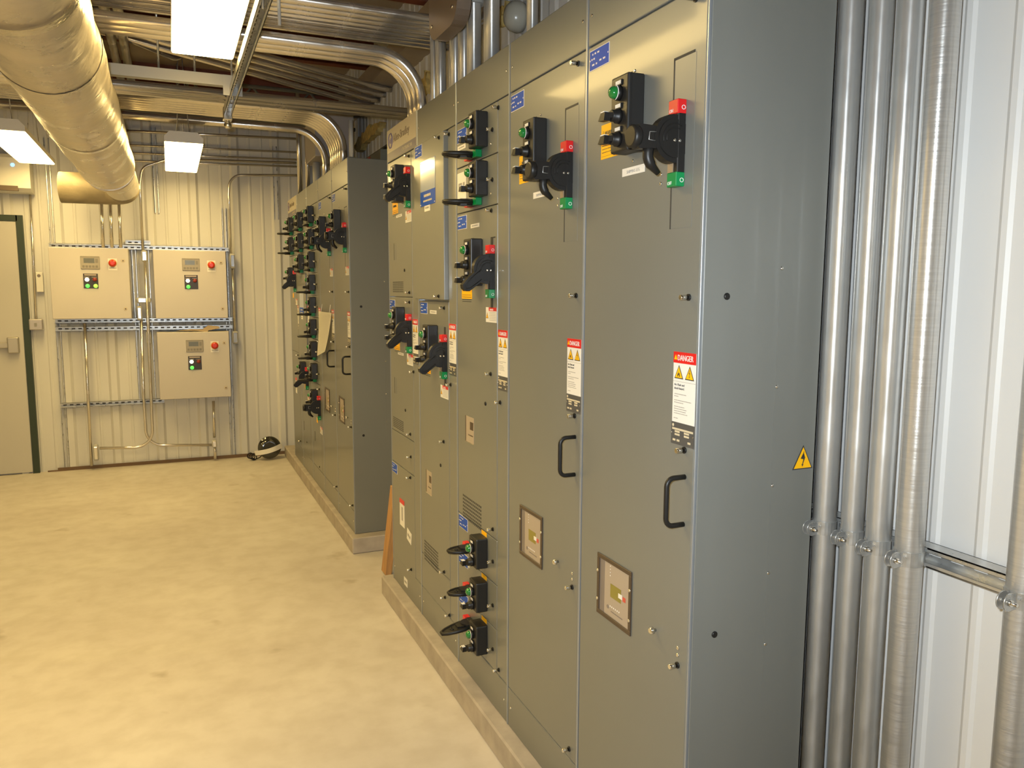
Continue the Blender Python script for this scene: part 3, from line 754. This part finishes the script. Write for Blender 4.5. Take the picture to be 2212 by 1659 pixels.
# --- overhead rack A: seven parallel conduits crossing the room
for k in range(7):
    yy=3.52+k*.060
    pipe('overhead_conduit',[(-4.199,yy,2.82),(.40,yy,2.82),(.40,yy,3.449)],.0215,'thin overhead conduit, number %s from the front in the flat seven-conduit rack'%['one','two','three','four','five','six','seven'][k],R=.12,group='seven-conduit overhead rack')
# --- B: three conduits sweeping down into the near row
for k,(yy) in enumerate((3.725,3.795,3.862)):
    pipe('overhead_conduit',[(-4.199,yy,2.712),(.125,yy,2.712),(.125,yy,2.3865)],.0265,['frontmost','middle','rearmost'][k]+' of three bright conduits sweeping down behind the printed sign',R=.21,group='three conduits sweeping down to the near row',m=EMT,n=18,fn=12)
# --- C: diagonal conduits
for k in range(4):
    a=at(540,112+k*15,Z=2.98); b=at(842,192+k*13,Z=2.98)
    a=Vector((a.x,a.y,2.98)); b=Vector((min(b.x,.36),b.y,2.98)); d=(a-b)/(a-b).length
    pipe('diagonal_conduit',[a+d*2.2,b,(.44,b.y+.02,2.98)],.019,'diagonal overhead conduit, %s of four running to the right wall'%['first','second','third','fourth'][k],R=.05,group='diagonal overhead conduits')
# --- D: two straight conduits
for k,(yy,r,z) in enumerate(((4.56,.030,2.625),(4.47,.024,2.620))):
    pipe('overhead_conduit',[(-4.199,yy,z),(.441,yy,z)],r,['thick','slimmer'][k]+' straight overhead conduit crossing the aisle '+['above the gap between the cabinet rows','just in front of the thick one'][k],m=EMT,n=20)
# --- E: six conduits sweeping down into the far row
for k in range(6):
    yy=5.50+k*.066
    pipe('overhead_conduit',[(-4.199,yy,2.80),(.11,yy,2.80),(.11,yy,2.3865)],.0265,'conduit %s of six sweeping together into the top of the far row'%['one','two','three','four','five','six'][k],R=.24,group='six conduits sweeping down to the far row',n=16,fn=12)
q=(at(704,375,X=.11)).y
pipe('overhead_conduit',[(-4.199,q,2.80),(.11,q,2.80),(.11,q,2.3865)],.026,'single conduit dropping just beyond the six swept conduits of the far row',R=.24,n=16,fn=12)
# --- conduits along the room beside the duct
for k,(px,zz) in enumerate(((229,2.90),(256,2.90))):
    a=at(px+6,60,Z=zz); 
    pipe('aisle_conduit',[(a.x,-2.4,zz),(a.x,5.6,zz)],.024,['left','right'][k]+' of two conduits running lengthwise beside the foil duct')
for k,px in enumerate((303,335)):
    a=at(px,20,Z=2.905); b=at(px,50+k*-6,Z=2.905)
    pipe('aisle_conduit',[(a.x,-2.4,2.905),(a.x,4.06-.07*k,2.905),(.44,4.06-.07*k,2.905)],.024,['left','right'][k]+' of two lengthwise conduits bending toward the right wall',R=.18)
a,b=at(285,88,Z=3.08),at(380,128,Z=3.08)
pipe('aisle_conduit',[(-2.6,a.y-1.2,3.08),(a.x,a.y,3.08),(b.x,b.y,3.08),at(415,105,Z=3.2)],.015,'thin bent conduit below the roof, behind the nearest ceiling light',R=.15)
# --- strut trapezes
zS=2.66
q0,q1=at(200,158,Y=4.30),at(520,190,Y=4.30)
g=G().box(0,q1.x+1.9,-.003,.003,0,.052).box(0,q1.x+1.9,0,.04,0,.003).box(0,q1.x+1.9,0,.04,.049,.052).box(q1.x+1.9-.09,q1.x+1.9,-.006,-.003,-.045,.052)
o=obj('support_channel',g.mesh('channel',mat('grey_channel',(.42,.41,.38),.45,metal=.4)),None,(-1.9,4.20,2.552+.01)); 
o.location=(-1.9,4.22,2.605); tag(o,'flat grey steel channel hung crosswise below the lengthwise conduits','support channel')
for xx in (-1.02,-.86):
    pipe('threaded_rod',[(xx,4.24,2.66),(xx,4.24,3.4)],.005,['left','right'][xx>-1]+' threaded rod holding the flat grey channel','threaded rod',m=ZINC,n=8)
# lengthwise strut carrying the cross conduits
strut('strut_channel',(-.685,2.35,2.560),(-.685,4.74,2.560),(0,0,-1),'lengthwise open strut hanging to the right of the nearest ceiling light')
g=G().box(-.024,.024,-.03,.03,-.012,.055,bev=.004).cyl((0,-.01,-.05),(0,-.01,.06),.012,n=10).lathe([(.014,-.055),(.02,-.045),(.02,-.03),(.012,-.02)],(0,-.01,0),'z',n=12)
o=obj('beam_clamp',g.mesh('clamp',CHROME),None,(-.685,4.70,2.545)); tag(o,'shiny galvanised clamp on the far end of the lengthwise strut','clamp')
p=at(604,55,Y=3.0)
pipe('threaded_rod',[(p.x,3.0,p.z),(p.x-.004,3.0,3.4)],.006,'pale rod hanging down beside the lengthwise strut','threaded rod',m=PVC,n=8)
for xx,yy in ((-.685,2.9),(-.685,4.3)):
    pipe('threaded_rod',[(xx,yy,2.56),(xx,yy,3.4)],.005,['nearer','farther'][yy>4]+' threaded rod carrying the lengthwise strut','threaded rod',m=ZINC,n=8)

# --- vertical drops onto the near row
drops=[(938,.018,2.795,'slim'),(952,.026,2.795,'medium'),(1024,.030,3.3,'tall thick'),(1062,.031,3.3,'tall thick'),(1150,.020,3.3,'slim'),(984,.027,2.864,'short thick'),(1003,.027,2.864,'short thick')]
lbl=['slim vertical conduit farthest along the near row, beside the swept three','vertical conduit just right of the slim farthest one','tall vertical conduit with a collar, left of the plain tall one','plain tall vertical conduit above the second and third cabinets','slim vertical conduit rising behind the second cabinet','short vertical conduit under the grey pull box, left one','short vertical conduit under the grey pull box, right one']
for k,(px,r,zt,_) in enumerate(drops):
    y_=at(px,{938:200,952:190,984:165,1003:150,1024:130,1062:110,1150:60}[px],X=.17).y
    pts=[(.17,y_,2.3865),(.17,y_,zt)]
    g=G().tube([(0,0,0),(0,0,zt-2.3865)],r,0,18)

    if px in (984,1003): g.cyl((0,0,0),(0,0,.02),r+.010,1,18).cyl((0,0,zt-2.3865-.045),(0,0,zt-2.3865),r+.010,1,18)
    if px==1024: g.cyl((0,0,at(1024,14,X=.17).z-2.38),(0,0,at(1024,14,X=.17).z-2.32),r+.012,1,18)
    o=obj('drop_conduit',g.mesh('drop',[RIGID,PVC]),None,(.17,y_,2.3865)); tag(o,lbl[k],'conduit')
ya,yb=at(1012,85,X=.17).y-.02,at(972,90,X=.17).y+.03
o=obj('pull_box',G().box(.08,.30,ya,yb,2.866,3.2,bev=.006).mesh('pull_box',mat('grey_box',(.40,.38,.36),.5)),None); tag(o,'grey pull box above the short conduits of the near row','junction box')
# rounded metal housing left of the pull box
y0_,y1_=at(988,60,X=.0).y,at(927,60,X=.0).y; zb_=at(955,72,X=.0).z
g=G(); w=(y1_-y0_); c_=min(.085,w*.45)
def qa(cx,cz,a0): return [(cx+c_*math.cos(math.radians(a0+15*k)),cz+c_*math.sin(math.radians(a0+15*k))) for k in range(7)]
poly=[(0,ZC-zb_)]+qa(c_,c_,180)+qa(w-c_,c_,270)+[(w,ZC-zb_)]
g.prism(poly,'yz',0,.055,0)
for yy,zz in ((.02,.20),(.05,.06),(w-.04,.06),(w-.015,.2)): g.lathe([(.008,0),(.006,.006)],(0,yy,zz),'x',1,10)
o=obj('rounded_housing',g.mesh('housing',[mat('brown_housing',(.28,.22,.17),.35,metal=.5),CHROME]),None,(.0,y0_,zb_)); tag(o,'brown-grey rounded housing with bright screws over the near row','junction box')
# far row: drops and box
def drop(px,py,r,zt,label,X=.10,m=EMT,cat='conduit'):
    y_=at(px,py,X=X).y; g=G().tube([(0,0,0),(0,0,zt-2.3865)],r,0,14)
    o=obj('drop_conduit',g.mesh('drop',[m]),None,(X,y_,2.3865)); return tag(o,label,cat)
drop(648,405,.020,3.35,'slim vertical conduit at the far end of the far row',X=.04)
drop(665,395,.018,3.0,'slim vertical conduit left of the two white stubs on the far row',X=.06)
for k,(px,py) in enumerate(((674,388),(684,383))): drop(px,py,.030,2.62,['left','right'][k]+' pale stub under the grey box of the far row',m=PVC)
ya,yb=q+.035,at(672,300,X=.08).y+.06
o=obj('pull_box',G().box(.04,.34,ya,yb,2.62,3.0,bev=.005).mesh('pull_box',mat('grey_box2',(.36,.33,.31),.5)),None); tag(o,'grey pull box above the far row, between the drops and the swept conduits','junction box')
y_=YF+.012
pipe('drop_conduit',[(.0,y_,2.388),(.0,y_,2.60)],.013,'short bright pipe standing on the near top corner of the far row',n=12,m=PVC)

# --- the foil wrapped duct
DX,DZ,DR=-1.36,2.417,.168
g=G(); N=40; pts=[];rad=[]
y_=-1.6
rnd=random.Random(3)
while y_<5.95: pts.append((rnd.uniform(-.002,.002),y_,rnd.uniform(-.002,.002))); rad.append(DR+rnd.uniform(-.003,.003)); y_+=.18
g.tube(pts,rad,0,40)
for yy in (1.75,3.1,4.4): 
    pass
me=g.mesh('duct',FOIL)
du=thing('air_duct','large foil-wrapped round duct running lengthwise below the ceiling at left','duct',(DX,0,DZ))
obj('main_run',me,du)
for yy,w_ in ((1.62,.05),(2.35,.05),(3.05,.05),(4.25,.04)):
    obj('tape_band',G().tube([(0,yy,0),(0,yy+w_,0)],DR+.0045,0,40,cap=False).mesh('tape',FOILT if yy in (2.35,4.25) else FOIL),du)
g=G().tube([(0,5.85,0),(0,5.98,0),(.03,6.05,0),(.03,6.95,0)],[DR,DR*.98,.128,.125],0,32)
obj('reducer',g.mesh('reducer',FOIL),du)
for yy in (.9,3.2,5.4): obj('hanger_rod',G().cyl((-.06,yy,.15),(-.06,yy,ZC-DZ),.005,n=6).cyl((.04,yy,.15),(.04,yy,ZC-DZ),.005,n=6).mesh('hanger',ZINC),du)
pe=fillet([(.03,6.9,-.005),(.03,7.22,-.005),(-.42,7.26,-.005)],.14,8)
obj('elbow',G().tube(pe,.122,0,28).mesh('elbow',FOILD),du)

# ================================================================ ceiling lights
def light_fixture(x,y0,label,L=1.42,group='hanging linear ceiling lights'):
    t=thing('ceiling_light',label,'ceiling light',(x,y0,2.6),0,group)
    g=G(); w=.124
    g.prism([(-w,.006),(w,.006),(w,.040),(w-.035,.078),(-w+.035,.078),(-w,.040)],'xz',0,L,0)
    obj('housing',mk(('lh',L),lambda:g.mesh('housing',LAMPH)),t)
    obj('lens',mk(('ll',L),lambda:G().box(-w+.001,w-.001,.012,L+.004,-.001,.030,bev=.008,seg=2).mesh('lens',LENS)),t)
    for yy in (.12,L-.12): obj('hanger_rod',mk('lr',lambda:G().cyl((-.04,0,.07),(0,0,.85),.003,n=6).cyl((.04,0,.07),(0,0,.85),.003,n=6).mesh('rod',ZINC)),t,(0,yy,0))
    return t
light_fixture(-.845,2.30,'nearest hanging rectangular ceiling light, cut by the top edge of the picture')
light_fixture(-.885,5.93,'hanging rectangular ceiling light in the distance, right of the foil duct')
light_fixture(-1.945,5.95,'hanging rectangular ceiling light left of the foil duct, above the door')
light_fixture(-1.945,2.30,'hanging ceiling light outside the frame, left of the foil duct')
light_fixture(-3.0,-1.35,'added unseen ceiling light behind the viewer, left part of the room')  # added lamp out of view, more warm light from the rear left
light_fixture(-3.2,2.30,'added unseen ceiling light outside the frame, far left of the room')  # lamp added beyond the view to light the room from the left

# ================================================================ control panels on the far wall
YP=7.62
def m_panel_box(w,h,d):
    g=G().box(0,w,0,d,0,h,0,bev=.004,seg=2); return g.mesh('enclosure_body',ENCL)
def control_panel(px0,py0,px1,py1,label,lit4=False):
    a=at(px0,py1,Y=YP); b=at(px1,py0,Y=YP); w,h=.605,.605; 
    x=(a.x+b.x)/2-w/2; z=(a.z+b.z)/2-h/2
    t=thing('control_panel',label,'control panel',(x,YP,z),0,'cream wall control panels')
    obj('body',mk('eb',lambda:m_panel_box(w,h,.187)),t,(0,.014,0))
    obj('door',mk('ed',lambda:G().box(.002,w-.002,0,.012,.002,h-.002,0,bev=.003,seg=2).mesh('door',ENCL)),t)
    def scr():
        g=G().box(0,.145,-.008,0,0,.110,0,bev=.003).box(.024,.105,-.0092,-.007,.052,.092,1)
        for i in range(5): g.box(.012+i*.025,.030+i*.025,-.0095,-.007,.012,.032,2,bev=.001)
        g.box(.112,.132,-.0092,-.007,.055,.088,2)
        g.box(.002,.143,-.0088,-.0075,.100,.106,2)
        return g.mesh('operator_screen',[mat('bezel_grey',(.30,.27,.22),.4),mat('screen_dark',(.12,.125,.11),.25),mat('keys_grey',(.19,.17,.14),.4)])
    obj('operator_screen',mk('os1',scr),t,(.235,0,.425))
    def pod():
        g=G().box(0,.112,-.004,0,0,.125,0,bev=.001).box(.010,.100,-.0052,-.0035,.108,.120,1)
        for x_ in (.027,.085): dashes(g,x_-.02,x_+.02,.094,.003,2,y=-.0052,seed=int(x_*1000))
        return g.mesh('pilot_plate',[mat('pilot_black',(.03,.022,.018),.4),TAUPE,CREAM])
    pd=obj('pilot_plate',mk('pp',pod),t,(.248,0,.262))
    def lamp(mm,key): return mk(('pll',key),lambda:G().lathe([(.017,0),(.0165,.008),(.012,.012),(.004,.014)],(0,0,0),n=16).mesh('pilot_lamp',mm))
    obj('pilot_lamp',lamp(LITW,'w'),pd,(.028,-.004,.074),label='lit white lamp')
    obj('pilot_lamp',lamp(DKRED,'r'),pd,(.087,-.004,.074),label='unlit red lamp')
    obj('pilot_lamp',lamp(LITG,'g'),pd,(.030,-.004,.020),label='lit green lamp')
    if lit4: obj('pilot_lamp',lamp(LITYG,'yg'),pd,(.091,-.004,.020),label='lit yellow-green lamp')
    def est():
        g=G().box(-.035,.035,-.001,0,-.06,.040,2).lathe([(.014,0),(.014,.014),(.028,.018),(.030,.024),(.027,.030),(.015,.033)],(0,0,0),m=0,n=24).lathe([(.034,.0005),(.034,.003)],(0,0,0),m=1,n=24)
        dashes(g,-.028,.028,-.045,.006,3,y=-.0016,seed=2)
        return g.mesh('stop_button',[BTNR,mat('amber_ring',(.60,.36,.12),.5),WHITE,INKG])
    obj('stop_button',mk('eb2',est),t,(.478,0,.478),label='red mushroom stop button')
    for z in (.085,.50): obj('door_lock',mk('lk',lambda:G().lathe([(.016,0),(.015,.003)],(0,0,0),m=0,n=14).lathe([(.006,.003),(.005,.006)],(0,0,0),m=1,n=8).mesh('lock',[mat('lock_tan',(.50,.43,.33),.5),BRONZE])),t,(.56,0,z))
    return t
P1=control_panel(110,537,280,690,'cream wall control panel left of the others, with four lit and unlit lamps',True)
P2=control_panel(333,543,491,688,'cream wall control panel at upper right of the strut frame')
P3=control_panel(342,718,498,862,'cream wall control panel at lower right of the strut frame, brown scrap on top')
p=at(425,716,Y=7.66)
g=G(); rnd=random.Random(5)
prev=None
pts=[(-.17,0),(-.05,.012),(.05,.010),(.10,.045),(.19,.035),(.20,.02),(.10,-.0),(.09,-.012),(-.02,.0)]
g.prism(pts,'xz',-.02,.03,0)
o=obj('crumpled_paper',g.mesh('scrap',BROWNB),None,(p.x,7.68,P3.location.z+.615)); tag(o,'crumpled brown paper scrap lying on top of the lower right control panel','paper')
# strut frame on the wall
YS=YW-.022
def wstrut(x0,z0,x1,z1,label,off=0,slots=True): return strut('wall_strut',(x0,YS-.001-off,z0),(x1,YS-.001-off,z1),(0,-1,0),label,slots=slots,group='slotted wall struts')
def X_(px,py): return at(px,py,Y=7.80).x
def Z_(px,py): return at(px,py,Y=7.80).z
# verticals sit on the wall; horizontals sit on the verticals
zh1,zh2,zh3,zh4=P1.location.z+.625,P1.location.z-.022,P3.location.z+.640,Z_(240,871)
xl=-1.925
wstrut(xl,0.02,xl,2.88,'left vertical slotted strut of the frame, running from floor past the panels')
wstrut(-.528,.03,-.528,2.36,'right vertical slotted strut of the frame, beside the lower right panel')
wstrut(-1.30,.60,-1.30,1.99,'middle vertical strut between the left and right panels')
wstrut(-1.195,.60,-1.195,1.99,'second middle vertical strut at the left edge of the right panels')
wstrut(-1.09,2.29,-1.09,3.05,'short vertical strut high on the wall between the two distant lights')
wstrut(-.055,2.27,-.055,2.95,'short vertical strut high on the wall beside the far row')
wstrut(xl-.03,zh1,-.50,zh1,'top horizontal strut above the upper control panels',.042)
wstrut(-1.36,zh1+.045,-1.16,zh1+.045,'short doubled strut piece above the top horizontal strut',.042)
wstrut(xl-.02,zh2,-.49,zh2,'horizontal strut along the lower edge of the upper panels',.042)
wstrut(xl-.02,zh3,-.49,zh3,'horizontal strut just above the lower right panel',.042)
wstrut(xl-.02,zh4,-1.11,zh4,'lowest horizontal strut of the frame',.042)
# wall conduits
def wc(pts,r,label,R=.1,Y=7.745,**k): return pipe('wall_conduit',[(at(px,py,Y=Y).x,Y,at(px,py,Y=Y).z) for px,py in pts],r,label,R=R,n=10,**k)
def lb(px0,py0,px1,py1,label,Y=7.74):
    a,b=at(px0,py1,Y=Y),at(px1,py0,Y=Y); w=b.x-a.x; h=b.z-a.z
    g=G().box(0,w,-.03,.03,0,h,0,bev=min(w,h)*.3,seg=3).box(w*.18,w*.82,-.034,-.028,h*.12,h*.88,1,bev=.002)
    o=obj('conduit_body',g.mesh('lb',[PVC,CHROME]),None,(a.x,Y-.002,a.z)); return tag(o,label,'conduit fitting')
wc([(183,698),(190,850),(198,1006)],.013,'thin vertical conduit from the left panel down to the floor')
wc([(305,690),(310,850),(317,962),(459,961)],.013,'vertical conduit curving right near the floor toward the small stub',R=.15)
wc([(313,562),(320,700),(331,966),(215,968)],.013,'long vertical conduit curving left near the floor',R=.15,Y=7.712)
wc([(309,545),(302,400),(306,362),(365,343),(640,352)],.012,'conduit from the centre fitting up and away to the right',R=.1)
wc([(499,548),(494,420),(496,378),(645,379)],.012,'conduit above the right-hand fittings, bending right under the roof',R=.12)
wc([(502,575),(507,718)],.012,'short vertical conduit between the two right-hand fittings')
wc([(461,866),(463,945)],.013,'short vertical conduit under the lower right panel')
wc([(464,962),(465,992)],.013,'stub of conduit entering the floor below the right panel')
for k,px in enumerate((223,242,261)): wc([(px-4,440),(px,535)],.014,['left','middle','right'][k]+' of three conduits dropping into the left control panel',Y=7.70)
for k,(y0,y1) in enumerate(((287,300),(318,329),(335,345),(352,360))):
    wc([(240,y0-6),(642,y1)],.010 if k else .013,['top','second','third','lowest'][k]+' horizontal conduit high across the far wall',Y=7.79)
lb(306,541,318,566,'white conduit fitting beside the top of the upper right panel')
lb(294,643,326,654,'horizontal white conduit fitting between the upper panels')
lb(297,661,306,692,'vertical white conduit fitting at the lower corner of the left panel')
lb(317,716,326,744,'vertical conduit fitting beside the lower right panel')
lb(497,548,507,580,'upper conduit fitting right of the upper right panel')
lb(502,715,514,743,'lower conduit fitting right of the lower right panel')
lb(203,960,212,995,'grey conduit box near the floor, left of the frame')
lb(458,950,468,966,'conduit fitting above the floor stub')
# left of frame: conduit, switch box, thermostat, split unit
wc([(65,420),(72,560),(78,692)],.010,'thin conduit running down beside the door to a square box',Y=7.81)
a,b=at(64,713,Y=7.78),at(92,689,Y=7.78)
o=obj('outlet_box',G().box(0,b.x-a.x,-.02,.047,0,b.z-a.z,0,bev=.008,seg=2).box(.04,.06,-.024,-.02,.03,.06,1).mesh('outlet_box',[mat('box_grey',(.5,.47,.47),.3,metal=.5),CHROME]),None,(a.x,7.78,a.z)); tag(o,'square metal outlet box on the wall beside the door','outlet box')
a,b=at(79,631,Y=7.80),at(92,588,Y=7.80)
o=obj('thermostat',G().box(0,b.x-a.x,0,.027,0,b.z-a.z,0,bev=.006,seg=2).lathe([(.014,0),(.012,.004)],(.025,0,b.z-a.z-.03),m=1,n=10).mesh('thermostat',[PLASTICW,TAUPED]),None,(a.x,7.80,a.z)); tag(o,'small white thermostat on the wall between door and panels','thermostat')
a,b=at(0,412,Y=7.62),at(62,340,Y=7.62)
w=.85; x1=b.x
t=thing('air_conditioner','white wall-mounted air conditioner with a blue light above the door','air conditioner',(x1-w,7.62,a.z))
h=.30
g=G().prism([(0,.03),(.06,0),(.205,0),(.205,h),(.02,h),(0,h-.03)],'yz',0,w,0)
obj('body',g.mesh('ac_body',PLASTICW),t)
obj('outlet_flap',G().box(.04,w-.09,-.004,.03,.006,.045,0).mesh('flap',[mat('vent_brown',(.13,.09,.06),.5)]),t)
p=at(27,356,Y=7.62)
obj('indicator_light',G().lathe([(.014,0),(.012,.004)],(0,0,0),n=14).mesh('led',LITB),t,(p.x-(x1-w),0,p.z-a.z),label='glowing blue indicator light')
# black round object on the floor
p=at(573,985,Z=0); 
t=thing('round_floor_lamp','glossy black round object with a white band, on the floor by the far wall','round object',(-.215,7.66,0))
g=G().lathe([(.002,0),(.06,.005),(.10,.03),(.118,.065),(.12,.10)],(0,0,0),'y',0,28,sgn=-1).lathe([(.12,.10),(.125,.105),(.12,.115),(.06,.118)],(0,0,0),'y',0,28,sgn=-1)
g.xform(Matrix.Translation((0,.07,.122))@Matrix.Rotation(math.radians(-8),4,'X')@Matrix.Translation((0,0,0)))
obj('dome',g.mesh('dome',GLOSSK),t,(0,-.03,0))
g=G()
vs=[]
for i in range(17):
    a=-1+2*i/16; r_=.126
    x=a*.150; yy=-.152+.09*a*a
    vs.append((x,yy))
poly=vs+[(x,y+.003) for x,y in vs[::-1]]
g.prism(poly,'xy',-.026,.026,0)
g.xform(Matrix.Translation((-.010,-.0,.118))@Matrix.Rotation(math.radians(-13),4,'Y'))
obj('white_band',g.mesh('band',PAPER),t,label='white paper band')
g=G()
for k in range(3):
    c=Vector((-.165-.02*k,-.02-.02*k,.035+.012*k)); r_=.03
    g.tube([c+Vector((r_*math.cos(a),.01*math.sin(2*a),r_*math.sin(a))) for a in [i*PI/8 for i in range(16)]],.006,0,8,closed=True)
g.tube([(-.19,-.03,.03),(-.15,-.03,.01),(-.10,0,.02),(-.06,.02,.05)],.006,0,8)
obj('cable',g.mesh('cable',BLACKG),t)

t.scale=(.86,.86,.86)
# board leaning in the gap
g=G().box(-.019,.019,-.045,.045,0,.50,0,bev=.003)
o=obj('wood_board',g.mesh('board',WOOD),None,(.045,4.22,.006),(math.radians(0),math.radians(7),0)); tag(o,'pale wood board leaning in the gap between the two cabinet rows','wood board')

# insulation showing torn along the right wall top, wall light, grey box with red tag
def insul(pxy,label,seed):
    g=G(); rnd=random.Random(seed); a=[at(x,y,X=XW-.02) for x,y in pxy]; c=sum(a,Vector())/len(a)
    pts=[]
    for i in range(len(a)):
        p,q=a[i],a[(i+1)%len(a)]
        for k in range(5):
            s=p.lerp(q,k/5); pts.append((s.y-c.y+rnd.uniform(-.02,.02),s.z-c.z+rnd.uniform(-.02,.02)))
    g.prism(pts,'yz',-.03,.015,0)
    o=obj('torn_insulation',g.mesh('insulation',INSUL),None,(XW-.018,c.y,c.z)); tag(o,label,'insulation')
insul([(770,318),(790,285),(815,268),(830,262),(822,285),(795,310),(778,330)],'torn yellow insulation edge above the gap between the rows',1)
insul([(905,200),(925,165),(930,150),(930,185),(915,215)],'torn yellow insulation beside the slim vertical conduit',2)
insul([(1075,45),(1098,12),(1108,8),(1100,35),(1082,55)],'torn yellow insulation high behind the near row',3)
p=at(1128,38,X=XW-.05)
g=G().lathe([(.05,0),(.055,.01),(.05,.03)],(0,0,0),'x',1,20,sgn=-1).lathe([(.045,.03),(.05,.05),(.045,.085),(.03,.105),(.01,.112)],(0,0,0),'x',0,20,sgn=-1)
g.xform(Matrix.Diagonal((1,1.15,1.3,1)))
o=obj('wall_lamp',g.mesh('wall_lamp',[mat('frosted_cover',(.42,.40,.33),.25),PVC]),None,(XW-.018,p.y,p.z)); tag(o,'oval frosted fitting on the upper wall behind the second cabinet','wall fitting')
q0=at(838,330,X=XW-.06); q1=at(790,345,X=XW-.06)
g=G().box(0,.10,0,q1.y-q0.y,0,.245,0,bev=.004).box(-.002,0,.45*(q1.y-q0.y),.68*(q1.y-q0.y),.205,.236,1)
o=obj('wall_box',g.mesh('wall_box',[mat('greenish_box',(.20,.20,.15),.5),RED]),None,(XW-.112,q0.y,q0.z-.22)); tag(o,'grey-green wall box with a red sticker seen above the far row','junction box')
# bar joist near the far roof
g=G(); y_=6.6; zt_=3.18
g.tube([(-4.1,0,zt_),(.44,0,zt_)],.016,0,8).tube([(-4.1,0,zt_-.26),(.44,0,zt_-.26)],.016,0,8)
x=-4.1;k=0
while x<.20: g.tube([(x,0,zt_-(0 if k%2 else .26)),(x+.22,0,zt_-(.26 if k%2 else 0))],.009,0,6); x+=.22;k+=1
o=obj('roof_joist',g.mesh('joist',mat('joist_paint',(.16,.15,.11),.5)),None,(0,y_,0)); tag(o,'open-web roof joist crossing the room before the far wall','roof joist')

# ================================================================ light and view
fl=bpy.data.lights.new('camera_flash','AREA'); fl.shape='DISK'; fl.size=.035; fl.energy=34; fl.color=(.84,.93,1.0); fl.spread=PI*.8
fo=bpy.data.objects.new('camera_flash',fl); COL.objects.link(fo)
fo.matrix_world=Matrix.Translation(CAM-RT*.045+UP*.05-FWD*.0)@M3.to_4x4()
w=bpy.data.worlds.new('world'); SC.world=w; w.use_nodes=True; w.node_tree.nodes['Background'].inputs[0].default_value=(1,.8,.5,1); w.node_tree.nodes['Background'].inputs[1].default_value=.02
SC.view_settings.view_transform='Standard'; SC.view_settings.look='None'; SC.view_settings.gamma=1; SC.view_settings.exposure=-.05
SC.view_settings.use_curve_mapping=False
